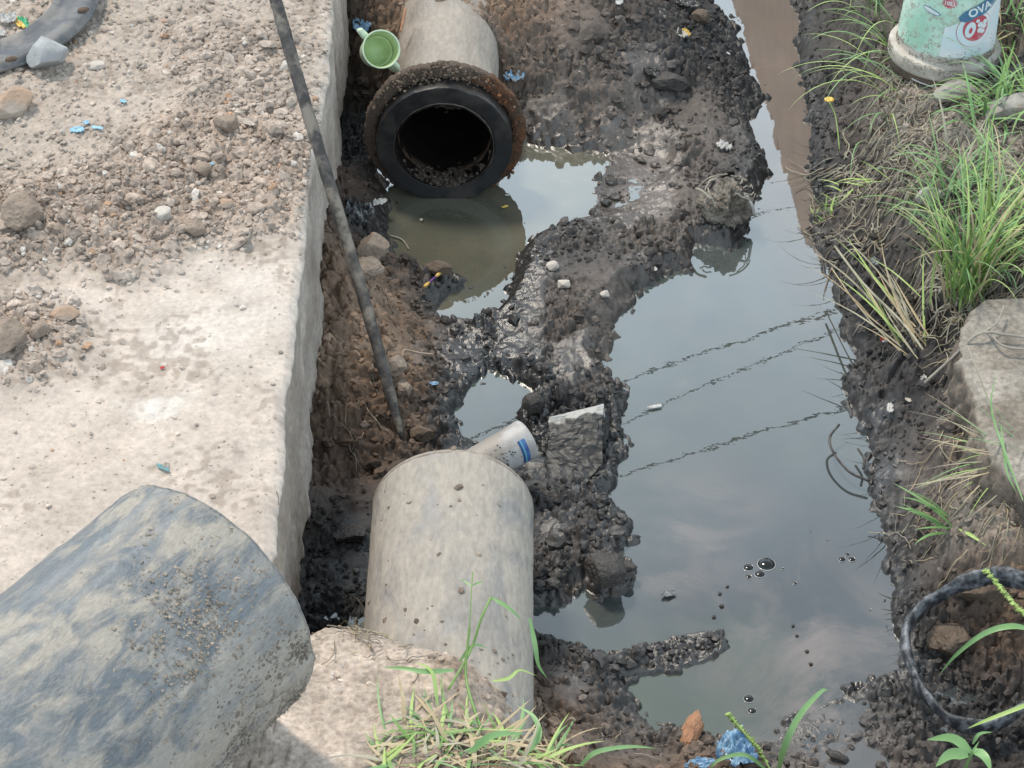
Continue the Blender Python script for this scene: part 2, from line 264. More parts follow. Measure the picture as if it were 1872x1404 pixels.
def ditch(x, y, fine=True):
    c = samp(x, y); B = c[..., 0]
    wob = .018 * fbm(x * 9, y * 9, 3, 4, .6) + .006 * fbm(x * 60, y * 60, 9, 2)
    sdist = poly_sd(x, y, SETW) + wob
    lim = np.where(sdist > 0, .004 + np.sqrt(np.clip(sdist, 0, None) * .012) + sdist * .62 + 1.3 * np.clip(sdist - .12, 0, None), sdist * .5)
    blk = sstep(.12, .0, sdist)
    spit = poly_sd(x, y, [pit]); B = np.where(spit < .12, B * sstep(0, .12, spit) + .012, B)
    h = np.where(sdist > 0, np.minimum(np.maximum(B, np.where(spit < .1, .0, .012)), lim), np.maximum(lim, -.10))
    sf = np.minimum(poly_sd(x, y, [film]), poly_sd(x, y, [film2])) + 1.4 * wob
    h = np.where(sdist > 0, h * (.06 + .94 * sstep(-.01, .07, sf)), h)
    wet = np.clip(c[..., 4], 0, 1); pale = sstep(.25, .42, c[..., 1])
    amp = sstep(-.03, .03, sdist) * (1 - .78 * pale) * (.25 + .75 * sstep(-.02, .08, sf))
    amp = amp * (.45 + .55 * sstep(-.02, .10, sdist))
    d = .045 * fbm(x * 5, y * 5, 21, 4) * sstep(.05, .3, sdist) * (1 - .6 * pale)
    smooth = sstep(.08, .3, fbm(x * 5 + 3, y * 5, 41, 3)) * .9      # trowelled, smoother patches
    ssl = poly_sd(x, y, SLICK) + 1.2 * wob; sl = sstep(.02, -.02, ssl); smooth = np.maximum(smooth, .93 * sl)
    amp = amp * (1 - sstep(.1, .8, np.maximum(np.maximum(3.1 - y, y - 7.0), np.maximum(x - 1.75, -.85 - x))) * .75)
    if fine:
        big = sstep(-.1, .5, fbm(x * 6, y * 6, 47, 3)); med = sstep(-.35, .35, fbm(x * 8 + 9, y * 8, 48, 3)); d = d + amp * (1 - smooth) * (.040 * big * clod(x, y, .060, 50) + .036 * med * clod(x, y, .036, 51) + .019 * clod(x, y, .018, 52) - .024) + amp * (.4 + .6 * (1 - smooth)) * (.026 * (ridge(x * 22, y * 22, 54, 4) - .6) + .012 * fbm(x * 50, y * 50, 8, 4, .65))
    h = h + d
    h = np.where(np.hypot(x - BUCKX, y - BUCKY) < .23, np.minimum(h, .30), h)
    # island crumbs standing in the shallow water
    cr = sstep(.62, .8, vn(x * 38, y * 38, 61)) * sstep(.05, .0, np.abs(sdist)) * .02
    h = h + np.where((sdist < 0) & (sdist > -.035), cr, 0)
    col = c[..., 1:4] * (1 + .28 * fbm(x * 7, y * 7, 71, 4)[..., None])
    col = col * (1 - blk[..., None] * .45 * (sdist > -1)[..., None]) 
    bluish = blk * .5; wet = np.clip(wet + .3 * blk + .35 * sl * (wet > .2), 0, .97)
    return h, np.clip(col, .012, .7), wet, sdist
def axis(segs, far_lo, far_hi, lo, hi):
    out = []
    for a, b, st in segs: out.append(np.arange(a, b, st))
    m = np.concatenate(out); n = 26
    L_ = lo - (np.geomspace(1, 1 + (lo - far_lo) * 8, n)[::-1] - 1) / 8; R_ = hi + (np.geomspace(1, 1 + (far_hi - hi) * 8, n) - 1) / 8
    return np.unique(np.round(np.concatenate([L_, m, R_]), 5))
ax = axis([(-.82, 1.72, .0036), (1.72, 3.1, .013)], -200, 200, -.82, 3.1); ay = axis([(1.9, 3.15, .013), (3.15, 6.95, .0042), (6.95, 9.2, .013)], -200, 400, 1.9, 9.2)
X, Y = np.meshgrid(ax, ay)
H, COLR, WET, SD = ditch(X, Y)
far = sstep(3, 12, np.maximum(np.abs(X), np.abs(Y - 5)))
H = H * (1 - far) + far * .45; 
under = X < np.minimum(edge_t(Y), edge_b(Y)) - .10
H = np.where(under & (Y > 3.3), np.minimum(H, .10), H); H = np.where(under & (far > .0), np.minimum(H, .3), H)
H = np.where(X < edge_t(Y) - .35, np.minimum(H, .3), H)
# broken undercut below the slab
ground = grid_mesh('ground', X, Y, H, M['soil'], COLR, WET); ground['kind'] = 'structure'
def hz(x, y):
    h, *_ = ditch(np.array([float(x)]), np.array([float(y)])); return float(h[0])

# ---------------------------------------------------------------- dirt road slab (left)
RUB = [PX(p, .5) for p in ([(-200,300),(60,330),(180,300),(330,215),(480,230),(560,300),(550,380),(420,440),(300,490),(180,470),(60,480),(-200,500)], [(-200,560),(60,560),(150,590),(140,640),(40,680),(-200,720)], [(290,60),(420,40),(560,60),(580,200),(500,260),(380,200),(300,140)])]
def road(x, y):
    s1 = poly_sd(x, y, RUB[:2]); s2 = poly_sd(x, y, RUB[2:])
    wob = .09 * fbm(x * 5, y * 5, 80, 4)
    m1 = sstep(.13, -.09, s1 + wob); m2 = sstep(.08, -.06, s2 + wob) * .55; m = np.maximum(m1, m2)
    h = .5 + .018 * fbm(x * 2.2, y * 2.2, 81, 4) + .006 * fbm(x * 14, y * 14, 82, 3)
    h = h + m * (.022 + .02 * fbm(x * 5, y * 5, 83, 3) + .018 * clod(x, y, .046, 84) + .012 * clod(x, y, .021, 85) + .005 * clod(x, y, .011, 86))
    up = sstep(4.55, 5.0, y)     # loose dirt upstream, packed dust nearer
    h = h + m * .012 * (ridge(x * 30, y * 30, 106, 3) - .6) + up * (1 - m) * (.008 * clod(x, y, .016, 87) + .006 * (ridge(x * 35, y * 35, 107, 3) - .6) + .003 * fbm(x * 60, y * 60, 88, 2)) + (1 - m) * .0022 * fbm(x * 45, y * 45, 89, 4)
    base = np.array([.51, .44, .385]); grey = np.array([.42, .36, .31]); rub = np.array([.38, .31, .26]); wht = np.array([.66, .62, .58])
    t = (up * .7 + .3 * sstep(-.2, .4, fbm(x * 3, y * 3, 90, 4)))[..., None]
    col = base * (1 - t) + grey * t; col = col * (1 - m[..., None]) + rub * m[..., None]
    q = P(290, 735, .5); b1 = .85 * sstep(.35, 1.2, 1.2 - np.hypot((x - q.x) / .11, (y - q.y) / .07) + .9 * fbm(x * 17, y * 17, 92, 5, .65))
    q = P(60, 560, .5); b2 = sstep(.3, 1.2, 1.3 - np.hypot((x - q.x) / .3, (y - q.y) / .12) + .6 * fbm(x * 9, y * 9, 93, 4)) * .35
    q = P(420, 560, .5); b3 = sstep(.2, 1.2, 1.3 - np.hypot((x - q.x) / .25, (y - q.y) / .3) + .6 * fbm(x * 9, y * 9, 94, 4)) * .4
    wv = np.clip(np.maximum(b1, np.maximum(b2, b3)) * (1 - m), 0, 1)[..., None]
    col = col * (1 - wv) + wht * wv
    pk = sstep(.1, .6, fbm(x * 2.3 + 8, y * 2.3, 95, 3))[..., None] * .5
    col = col * (1 - pk) + np.array([.43, .345, .285]) * pk
    st = sstep(.0, .5, fbm(x * 4.2 + 5, y * 6, 120, 5, .6))[..., None] * .32; col = col * (1 - st) + np.array([.33, .27, .225]) * st
    sp = sstep(.55, .8, vn(x * 60, y * 60, 121) * vn(x * 9, y * 9, 122) * 1.5)[..., None] * .5; col = col * (1 - sp) + np.array([.24, .19, .155]) * sp
    ck = np.abs(fbm(x * 2.6 + 1, y * 2.6 + 4, 123, 5, .55)); cm = sstep(.008, .0, ck) * sstep(.52, .62, vn(x * 2.2, y * 2.2, 124)) * (1 - m); h = h - cm * .004; col = col * (1 - .45 * cm[..., None])
    return h, np.clip(col, .02, .8), m
ys = axis([(1.9, 3.05, .013), (3.05, 7.0, .0042), (7.0, 9.2, .013)], -200, 400, 1.9, 9.2)
tn = np.concatenate([np.arange(0, 1.25, .0042), np.arange(1.25, 2.6, .013), 2.6 + (np.geomspace(1, 1 + 200 * 8, 26) - 1)[1:] / 8])
TT, YY = np.meshgrid(tn[::-1], ys)
jag = lambda y: .010 * fbm(y * 14, y * 0 + 3.3, 96, 4, .6)
XE = edge_t(YY) + jag(YY)
XX = XE - TT
h, c, m = road(XX, YY)
h = h - .020 * np.clip(1 - TT / .03, 0, 1) ** 2 + .004 * fbm(YY * 40, TT * 40, 97, 3) * sstep(.05, 0, TT)
ef = sstep(.05, .0, TT + .02 * fbm(XX * 25, YY * 25, 98, 3))[..., None] * .6; c = c * (1 - ef) + np.array([.56, .49, .435]) * ef
farr = sstep(5, 14, np.maximum(np.abs(XX), np.abs(YY - 5))); h = h * (1 - farr) + farr * .47
# the broken face rows
nf = 46; fr = np.linspace(0, 1, nf + 1)[1:]
zf = h[:, -1:]; xb = (edge_b(ys) + .012 * fbm(ys * 22, ys * 0, 99, 4, .6))[:, None]; xt = XX[:, -1:]
zb = (.12 + .025 * fbm(ys * 9, ys * 0 + 7, 100, 4))[:, None]
# near the camera the slab is buried in dirt: the face runs straight down
FX = xt + (xb - xt) * fr[None, :]; FZ = zf + (zb - zf) * fr[None, :]; FY = np.repeat(ys[:, None], nf, 1)
FX = FX + .006 * fbm(FY * 7, FZ * 7, 101, 4) + .0032 * fbm(FY * 45, FZ * 45, 102, 4, .6) - .003 * sstep(.7, .9, vn(FY * 30, FZ * 30, 109)) - .0012 * clod(FY, FZ, .05, 103)
fc = np.ones(FX.shape + (3,)) * np.array([.40, .345, .30]) * (1 + .34 * fbm(FY * 10, FZ * 16, 104, 5, .6)[..., None])
dirt = sstep(.1, .5, fbm(FY * 5, FZ * 9, 105, 4) + .5 * sstep(4.6, 4.0, FY))[..., None] * .55; fc = fc * (1 - dirt) + np.array([.27, .22, .175]) * dirt
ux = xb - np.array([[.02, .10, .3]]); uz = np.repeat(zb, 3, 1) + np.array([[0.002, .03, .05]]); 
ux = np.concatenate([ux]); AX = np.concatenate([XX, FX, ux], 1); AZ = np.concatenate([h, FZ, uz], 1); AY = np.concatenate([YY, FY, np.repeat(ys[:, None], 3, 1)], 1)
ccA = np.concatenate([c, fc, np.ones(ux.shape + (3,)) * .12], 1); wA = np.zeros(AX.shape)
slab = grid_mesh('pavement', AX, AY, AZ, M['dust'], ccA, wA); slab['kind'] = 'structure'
slab['label'] = 'pale dusty concrete slab with a broken edge beside the trench'
def rz(x, y):
    h, *_ = road(np.array([float(x)]), np.array([float(y)])); return float(h[0])

# ---------------------------------------------------------------- water
m, nt_, b = new_mat('dirty_water'); M['water'] = m
n1 = noise(nt_, 1.6, 5, .6); n2 = noise(nt_, 7, 6, .65)
at0 = nt_.nodes.new('ShaderNodeAttribute'); at0.attribute_name = 'soil'; r = ramp(nt_, n1.outputs[0], [(.35, .8), (.6, 1.15)]); r = mixc(nt_, 1., at0.outputs['Color'], r.outputs[0], 'MULTIPLY')
r2 = ramp(nt_, n2.outputs[0], [(.45, 0.), (.72, .75)]); r2_ = mixc(nt_, r2.outputs[0], (1, 1, 1), (1.4, 1.25, 1.15)); mm = mixc(nt_, 1., r.outputs[2], r2_.outputs[2], 'MULTIPLY')
sa = nt_.nodes.new('ShaderNodeAttribute'); sa.attribute_name = 'soil'; n5 = noise(nt_, 3.2, 7, .62); n5.inputs['Distortion'].default_value = 1.2
r5 = ramp(nt_, n5.outputs[0], [(.42, 0.), (.58, 1.)]); mu5 = nt_.nodes.new('ShaderNodeMath'); mu5.operation = 'MULTIPLY'; nt_.links.new(sa.outputs['Alpha'], mu5.inputs[0]); nt_.links.new(r5.outputs[0], mu5.inputs[1])
mm = mixc(nt_, mu5.outputs[0], mm.outputs[2], (.165, .135, .122)); nt_.links.new(mm.outputs[2], b.inputs['Base Color']); b.inputs['Roughness'].default_value = .008; b.inputs['IOR'].default_value = 2.6
w1 = noise(nt_, 8, 4, .55); bump(nt_, b, w1.outputs[0], .03, .004)
xs = np.linspace(-1.1, 2.0, 160); yy = np.linspace(2.3, 10.5, 300); WX, WY = np.meshgrid(xs, yy)
sc_ = 0 * WX
for px, py, rx, ry, am in [(1490,1230,.10,.45,1.),(1420,1120,.16,.16,.7),(1240,1020,.16,.28,.7),(1290,940,.2,.2,.4),(1560,1180,.16,.25,.6),(1380,1220,.2,.1,.4),(1500,1340,.2,.2,.8),(1250,700,.03,.02,.6)]:
    q = P(px, py, 0); sc_ = np.maximum(sc_, am * sstep(1.5, .2, np.hypot((WX - q.x) / rx, (WY - q.y) / ry)))
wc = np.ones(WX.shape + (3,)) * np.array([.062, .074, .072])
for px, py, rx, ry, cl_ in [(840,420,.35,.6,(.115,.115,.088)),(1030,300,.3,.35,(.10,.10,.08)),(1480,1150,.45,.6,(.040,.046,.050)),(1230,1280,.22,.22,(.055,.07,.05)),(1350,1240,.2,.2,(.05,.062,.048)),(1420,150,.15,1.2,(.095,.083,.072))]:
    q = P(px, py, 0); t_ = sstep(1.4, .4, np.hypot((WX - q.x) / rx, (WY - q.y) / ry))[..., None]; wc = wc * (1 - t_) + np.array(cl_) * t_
water = grid_mesh('water', WX, WY, WX * 0, m, wc, sc_); water['kind'] = 'structure'

# ---------------------------------------------------------------- placing on the real surfaces
def at(px, py, dz=0.0):
    "point of the ground or slab under photograph pixel px, py"
    zs = np.arange(.75, -.0005, -.004); pts = Pa([(px, py, z) for z in zs])
    h = np.array([surf(p[0], p[1]) for p in pts]); k = int(np.argmax(h >= zs)) if (h >= zs).any() else len(zs) - 1
    p = Vector(pts[k]); p.z = float(h[k]) + dz; return p
_lx = np.arange(-2.2, 2.6, .006); _ly = np.arange(2.2, 7.6, .006); _LX, _LY = np.meshgrid(_lx, _ly)
_LH = np.where(_LX < edge_t(_LY), road(_LX, _LY)[0], np.maximum(ditch(_LX, _LY)[0], 0))
def surf(x, y):
    u = min(max((x + 2.2) / .006, 0), len(_lx) - 2); v = min(max((y - 2.2) / .006, 0), len(_ly) - 2); i = int(u); j = int(v); a = u - i; b = v - j
    return float((_LH[j, i] * (1 - a) + _LH[j, i + 1] * a) * (1 - b) + (_LH[j + 1, i] * (1 - a) + _LH[j + 1, i + 1] * a) * b)
ICO = {}
def ico(n):
    if n not in ICO:
        bm = bmesh.new(); bmesh.ops.create_icosphere(bm, subdivisions=n, radius=1)
        ICO[n] = (np.array([v.co[:] for v in bm.verts]), [[v.index for v in f.verts] for f in bm.faces]); bm.free()
    return ICO[n]
def rockmesh(seed, size, n=4, cuts=14, rough=.05, flat=1.0):
    r = np.random.default_rng(seed); V, F = ico(n); V = V.copy()
    for _ in range(cuts):
        d = r.normal(size=3); d /= np.linalg.norm(d); c = r.uniform(.62, .9); k = V @ d; V = V - np.outer(np.clip(k - c, 0, None), d)
    q = V * 3 + seed
    V = V * (1 + rough * (fbm(q[:, 0] + q[:, 2] * .7, q[:, 1] - q[:, 2] * .6, seed % 97, 4) + .6 * fbm(q[:, 0] * 5 + q[:, 2] * 3, q[:, 1] * 5 - q[:, 2] * 4, seed % 91, 3)))[:, None]
    return V * np.array(size) * np.array([1, 1, flat]), F
def rock(name, px, py, size, mat, label, cat, seed, rz_=0, sink=.35, group=None, tilt=(0, 0), n=4, cuts=16, rough=.07, smooth=False, dz=0):
    V, F = rockmesh(seed, size, n, cuts, rough); p = at(px, py, dz)
    R = Euler((tilt[0], tilt[1], rz_)).to_matrix(); V = [R @ Vector(v) for v in V]; zlo = min(v.z for v in V)
    o = mk(name, V, F, mat, smooth=smooth); o.location = p + Vector((0, 0, -zlo * (1 - sink) ))
    return tag(o, label, cat, group)
def basis(d):
    d = Vector(d).normalized(); a = Vector((0, 0, 1)) if abs(d.z) < .95 else Vector((1, 0, 0))
    s = d.cross(a).normalized(); u = s.cross(d).normalized(); return d, s, u
def tube(pts, rad, n=8, cap=True, jit=0, seed=0):
    pts = [Vector(p) for p in pts]; V = []; F = []; m = len(pts); rad = rad if hasattr(rad, '__len__') else [rad] * m
    rg = random.Random(seed); pu = None
    for i, p in enumerate(pts):
        d = (pts[min(i + 1, m - 1)] - pts[max(i - 1, 0)]); d, s, u = basis(d)
        if pu is not None:
            u = (pu - d * pu.dot(d)).normalized(); s = d.cross(u)
        pu = u
        for k in range(n):
            a = 2 * math.pi * k / n; r = rad[i] * (1 + jit * (rg.random() - .5)); V.append(p + s * (math.cos(a) * r) + u * (math.sin(a) * r))
    for i in range(m - 1):
        for k in range(n): F.append((i * n + k, i * n + (k + 1) % n, (i + 1) * n + (k + 1) % n, (i + 1) * n + k))
    if cap: F.append(tuple(range(n))[::-1]); F.append(tuple(range((m - 1) * n, m * n)))
    return V, F
def spline(pts, n=8):
    pts = [Vector(p) for p in pts]; out = []; q = [pts[0] * 2 - pts[1]] + pts + [pts[-1] * 2 - pts[-2]]
    for i in range(1, len(q) - 2):
        for k in range(n):
            t = k / n; a, b, c, d = q[i - 1], q[i], q[i + 1], q[i + 2]
            out.append(.5 * ((2 * b) + (c - a) * t + (2 * a - 5 * b + 4 * c - d) * t * t + (3 * b - 3 * c + d - a) * t ** 3))
    out.append(pts[-1]); return out
def lathe(prof, n=64, closed=True):
    V = []; F = []; m = len(prof)
    for r, z in prof:
        for k in range(n): a = 2 * math.pi * k / n; V.append((r * math.cos(a), r * math.sin(a), z))
    for i in range(m if closed else m - 1):
        j = (i + 1) % m
        for k in range(n): F.append((i * n + k, i * n + (k + 1) % n, j * n + (k + 1) % n, j * n + k))
    return V, F
def xf(V, mat): return [mat @ Vector(v) for v in V]
def frame(o, z, x=None):
    z = Vector(z).normalized(); x = Vector(x) if x is not None else (Vector((1, 0, 0)) if abs(z.x) < .9 else Vector((0, 1, 0)))
    y = z.cross(x).normalized(); x = y.cross(z)
    return Matrix(((x.x, y.x, z.x, o[0]), (x.y, y.y, z.y, o[1]), (x.z, y.z, z.z, o[2]), (0, 0, 0, 1)))

# ---------------------------------------------------------------- materials for the things
def pipe_mat(name, base, mud, lo, hi, sc=6, streak=None, third=None, rough=.45, attr=False):
    m, nt, b = new_mat(name); t = nt.nodes.new('ShaderNodeTexCoord')
    mp = nt.nodes.new('ShaderNodeMapping'); mp.inputs['Scale'].default_value = (1, 1, .45) ; nt.links.new(t.outputs['Object'], mp.inputs[0])
    n1 = noise(nt, sc, 8, .62, vec=mp.outputs[0]); n1.inputs['Distortion'].default_value = .6
    src = n1.outputs[0]
    if attr:
        at_ = nt.nodes.new('ShaderNodeAttribute'); at_.attribute_name = 'mudf'; ad_ = nt.nodes.new('ShaderNodeMath'); nt.links.new(n1.outputs[0], ad_.inputs[0]); nt.links.new(at_.outputs['Fac'], ad_.inputs[1]); src = ad_.outputs[0]
    r1 = ramp(nt, src, [(lo, 0.), (hi, 1.)])
    n2 = noise(nt, sc * 9, 5, .6, vec=mp.outputs[0]); r2 = ramp(nt, n2.outputs[0], [(.3, .82), (.7, 1.15)])
    c = mixc(nt, r1.outputs[0], base, mud)
    out = c.outputs[2]; fac = r1.outputs[0]; n1.inputs['Detail'].default_value = 12
    if third:
        n3 = noise(nt, sc * .6, 6, .6, vec=mp.outputs[0]); n3.inputs['Detail'].default_value = 12; r3 = ramp(nt, n3.outputs[0], [(.52, 0.), (.60, .6)]); out = mixc(nt, r3.outputs[0], out, third).outputs[2]
    if streak:
        m2 = nt.nodes.new('ShaderNodeMapping'); m2.inputs['Scale'].default_value = (26, 26, 1.3); nt.links.new(t.outputs['Object'], m2.inputs[0])
        n4 = noise(nt, 1., 4, .6, vec=m2.outputs[0]); r4 = ramp(nt, n4.outputs[0], [(.50, 0.), (.72, .45)]); out = mixc(nt, r4.outputs[0], out, streak).outputs[2]
    out = mixc(nt, 1., out, r2.outputs[0], 'MULTIPLY').outputs[2]
    nt.links.new(out, b.inputs['Base Color'])
    rr = ramp(nt, fac, [(0., rough), (1., .85)]); nt.links.new(rr.outputs[0], b.inputs['Roughness'])
    hm = nt.nodes.new('ShaderNodeMath'); hm.operation = 'MULTIPLY_ADD'; nt.links.new(fac, hm.inputs[0]); hm.inputs[1].default_value = 1.2; nt.links.new(n2.outputs[0], hm.inputs[2])
    bump(nt, b, hm.outputs[0], .45, .004); return m
M['pipe_grey'] = pipe_mat('muddy_grey_pipe', (.225, .215, .205), (.325, .29, .25), .36, .52, 9, third=(.205, .195, .185))
M['pipe_blue'] = pipe_mat('muddy_blue_black_pipe', (.105, .122, .138), (.305, .28, .243), .43, .58, 20, streak=(.26, .27, .275), rough=.4, third=(.17, .18, .19), attr=True)
M['pipe_upper'] = pipe_mat('dusty_pipe', (.25, .22, .19), (.33, .29, .25), .4, .6, 9)
M['ring_black'] = simple('black_plastic_ring', (.006, .0065, .008), (.014, .014, .016), .42, 22, .5, .003, .4, .7, c3=(.035, .031, .028))
M['rust'] = simple('rusty_steel', (.085, .042, .024), (.17, .07, .028), .85, 40, 1., .012, .4, .62, c3=(.075, .055, .04))
_nt = M['rust'].node_tree; _b = _nt.nodes['Principled BSDF']; _src = _b.inputs['Base Color'].links[0].from_socket
_t = _nt.nodes.new('ShaderNodeTexCoord'); _s = _nt.nodes.new('ShaderNodeSeparateXYZ'); _nt.links.new(_t.outputs['Object'], _s.inputs[0]); _n = noise(_nt, 14, 5, .6)
_m = _nt.nodes.new('ShaderNodeMath'); _m.operation = 'MULTIPLY_ADD'; _nt.links.new(_n.outputs[0], _m.inputs[0]); _m.inputs[1].default_value = -.5; _nt.links.new(_s.outputs[0], _m.inputs[2])
_r = _nt.nodes.new('ShaderNodeMapRange'); _nt.links.new(_m.outputs[0], _r.inputs[0]); _r.inputs[1].default_value = -.38; _r.inputs[2].default_value = -.30; _r.inputs[3].default_value = .9; _r.inputs[4].default_value = 0
_nt.links.new(mixc(_nt, _r.outputs[0], _src, (.12, .092, .072)).outputs[2], _b.inputs['Base Color'])
M['liner'] = simple('shade_black_liner', (.012, .009, .007), (.006, .005, .005), .7, 14, spec=.1)  # near-black colour carries the shade inside the pipe
M['liner_edge'] = simple('scuffed_edge', (.12, .105, .085), (.05, .045, .04), .6, 40)
M['stone_grey'] = simple('grey_stone', (.36, .37, .375), (.27, .275, .28), .85, 14, .6, .006)
M['stone_tan'] = simple('tan_stone', (.40, .27, .19), (.27, .21, .16), .9, 12, .8, .008, c3=(.33, .28, .24))
M['stone_pale'] = simple('pale_stone', (.52, .47, .42), (.40, .36, .32), .9, 14, .5, .004)
M['clod'] = simple('dry_clod', (.31, .245, .195), (.21, .165, .13), .95, 22, .9, .008)
M['clod_brown'] = simple('brown_clod', (.15, .11, .08), (.095, .07, .052), .85, 22, .9, .01)
M['clod_mud'] = simple('mud_lump', (.07, .06, .054), (.035, .032, .03), .45, 26, 1., .01)
M['concrete'] = simple('grey_concrete', (.36, .34, .31), (.22, .20, .175), .92, 16, 1., .01, c3=(.23, .195, .155))
M['pole'] = simple('dark_weathered_wood', (.028, .026, .026), (.085, .076, .07), .7, 42, .5, .003, .42, .66, c3=(.17, .15, .125))
M['rubber'] = simple('grey_rubber', (.07, .078, .092), (.15, .147, .145), .6, 12, .4, .004, .45, .6, c3=(.27, .245, .215))
M['strap'] = simple('faded_black_rubber', (.025, .029, .035), (.22, .235, .255), .42, 38, .7, .004, .45, .68)
M['green_cup'] = simple('pale_green_plastic', (.56, .68, .50), (.46, .57, .40), .45, 12, .05, .001)
M['green_in'] = simple('lime_green_plastic', (.46, .60, .28), (.52, .66, .38), .45, 18, .05, .001, c3=(.34, .42, .18))
M['white_pl'] = simple('white_plastic', (.60, .59, .57), (.42, .41, .40), .4, 18, .1, .001)
M['pvc'] = simple('dirty_white_plastic_pipe', (.42, .41, .41), (.31, .30, .29), .5, 24, .3, .002, c3=(.27, .24, .21))
M['blue_pl'] = simple('light_blue_plastic', (.20, .42, .60), (.32, .55, .68), .45, 30, .2, .002)
M['bluedk_pl'] = simple('blue_plastic_bag', (.09, .20, .36), (.26, .42, .56), .3, 24, .3, .003)
M['black_pl'] = simple('black_plastic_bag', (.02, .02, .022), (.10, .10, .10), .25, 40, .5, .004, .45, .7)
M['grey_pl'] = simple('dirty_clear_plastic', (.22, .24, .25), (.12, .13, .14), .3, 30, .4, .003)
M['teal'] = simple('teal_plastic', (.18, .38, .42), None, .5)
M['red_pl'] = simple('red_plastic', (.5, .05, .04), None, .5)
M['green_pl'] = simple('green_packet', (.02, .30, .13), (.03, .38, .18), .35)
M['yellow_pl'] = simple('yellow_packet', (.70, .50, .08), (.6, .36, .1), .4)
M['purple'] = simple('purple_plastic', (.16, .06, .28), None, .4)
M['leafg'] = simple('grass_green', (.13, .24, .06), (.19, .31, .09), .5, 12, .05, .001)
M['leafl'] = simple('grass_light', (.29, .42, .11), (.37, .48, .17), .5, 12, .05, .001)
M['leafb'] = simple('grass_bluish', (.13, .26, .09), (.20, .34, .14), .45, 12, .05, .001)
M['straw'] = simple('straw', (.48, .40, .26), (.36, .28, .17), .7, 12, .05, .001)
M['strawg'] = simple('grey_straw', (.40, .37, .28), (.26, .24, .17), .7, 12, .05, .001)
M['root'] = simple('root', (.28, .225, .165), (.16, .125, .09), .8, 20, .2, .002)
M['rootg'] = simple('muddy_root', (.33, .30, .25), (.22, .195, .165), .8, 20, .2, .002)
M['wood'] = simple('orange_wood', (.42, .22, .12), (.28, .14, .08), .8, 30, .5, .003)
for k in ('leafg', 'leafl', 'leafb'):
    nt = M[k].node_tree; b = nt.nodes['Principled BSDF']; b.inputs['Transmission Weight'].default_value = 0
    b.inputs['Subsurface Weight'].default_value = .0

# ---------------------------------------------------------------- pipes
def pipe_surface(A, B, r, th, n=180, m=140, disp=None, mat=None, name='pipe_wall', parent=None, lip=.004):
    "hollow pipe wall from A to B; object space z runs along the axis"
    A = Vector(A); B = Vector(B); Lh = (B - A).length; T = frame(A, B - A)
    a = np.linspace(0, 2 * np.pi, n, endpoint=False); s = np.linspace(0, Lh, m)
    AA, SS = np.meshgrid(a, s); R = np.full(AA.shape, r)
    if disp is not None: R = R + disp(AA, SS, Lh)
    rows = [(R[i], SS[i]) for i in range(m)]
    rows[-1] = (R[-1] - lip, SS[-1]); rows.insert(-1, (R[-2] - lip * .05, SS[-1] - lip * 1.1)); rows.insert(-1, (R[-2] - lip * .3, SS[-1] - lip * .35)); rows[0] = (R[0] - lip, SS[0])
    rows.append((np.full(n, r - th), SS[-1])); rows += [(np.full(n, r - th), np.full(n, Lh * t)) for t in (.9, .6, .3, 0.)]
    V = []; F = []
    for R_, S_ in rows: V += list(zip(np.cos(a) * R_, np.sin(a) * R_, S_))
    k = len(rows)
    for i in range(k):
        j = (i + 1) % k
        for q in range(n): F.append((i * n + q, i * n + (q + 1) % n, j * n + (q + 1) % n, j * n + q))
    o = mk(name, V, F, mat); o.matrix_world = T
    if parent is not None:
        o.parent = parent; o.matrix_parent_inverse = Matrix.Translation(-Vector(parent.location))
    return o, T
def crumbs(name, pts, sizes, cols, mat, wet=.1, parent=None, seed=1, sub=1, flat=.75):
    r = np.random.default_rng(seed); V0, F0 = ico(sub); n = len(pts); k = len(V0); pts = np.asarray(pts)
    ang = r.uniform(0, 6.28, n); ca, sa = np.cos(ang)[:, None], np.sin(ang)[:, None]
    sc = np.asarray(sizes)[:, None] * r.uniform(.65, 1.25, (n, 3)); sc[:, 2] *= flat
    v = V0[None] * (1 + r.uniform(-.28, .28, (n, k))[..., None]) * sc[:, None, :]
    t1 = r.normal(0, .35, n)[:, None]; v2 = v.copy(); v2[..., 2] = v[..., 2] + v[..., 0] * t1; v = v2
    x = v[..., 0] * ca - v[..., 1] * sa; y = v[..., 0] * sa + v[..., 1] * ca
    W = np.stack([x, y, v[..., 2]], -1) + pts[:, None, :]
    F = np.array(F0)[None] + (np.arange(n) * k)[:, None, None]; F = F.reshape(-1, 3).astype(np.int32)
    me = bpy.data.meshes.new(name); co = W.reshape(-1, 3).astype(np.float32)
    me.vertices.add(len(co)); me.vertices.foreach_set('co', co.ravel()); me.loops.add(F.size); me.loops.foreach_set('vertex_index', F.ravel())
    me.polygons.add(len(F)); me.polygons.foreach_set('loop_start', np.arange(0, F.size, 3, dtype=np.int32)); me.polygons.foreach_set('loop_total', np.full(len(F), 3, np.int32))
    me.update(calc_edges=True); me.polygons.foreach_set('use_smooth', np.zeros(len(F), bool))
    c = np.ones((n, k, 4), np.float32); c[..., :3] = np.asarray(cols)[:, None, :]; c[..., 3] = np.asarray(wet).reshape(-1, 1) if hasattr(wet, '__len__') else wet
    me.attributes.new('soil', 'FLOAT_COLOR', 'POINT').data.foreach_set('color', c.ravel())
    me.materials.append(mat); o = bpy.data.objects.new(name, me); COL.objects.link(o)
    if parent is not None: o.parent = parent; o.matrix_parent_inverse = Matrix.Translation(-Vector(parent.location))
    return o
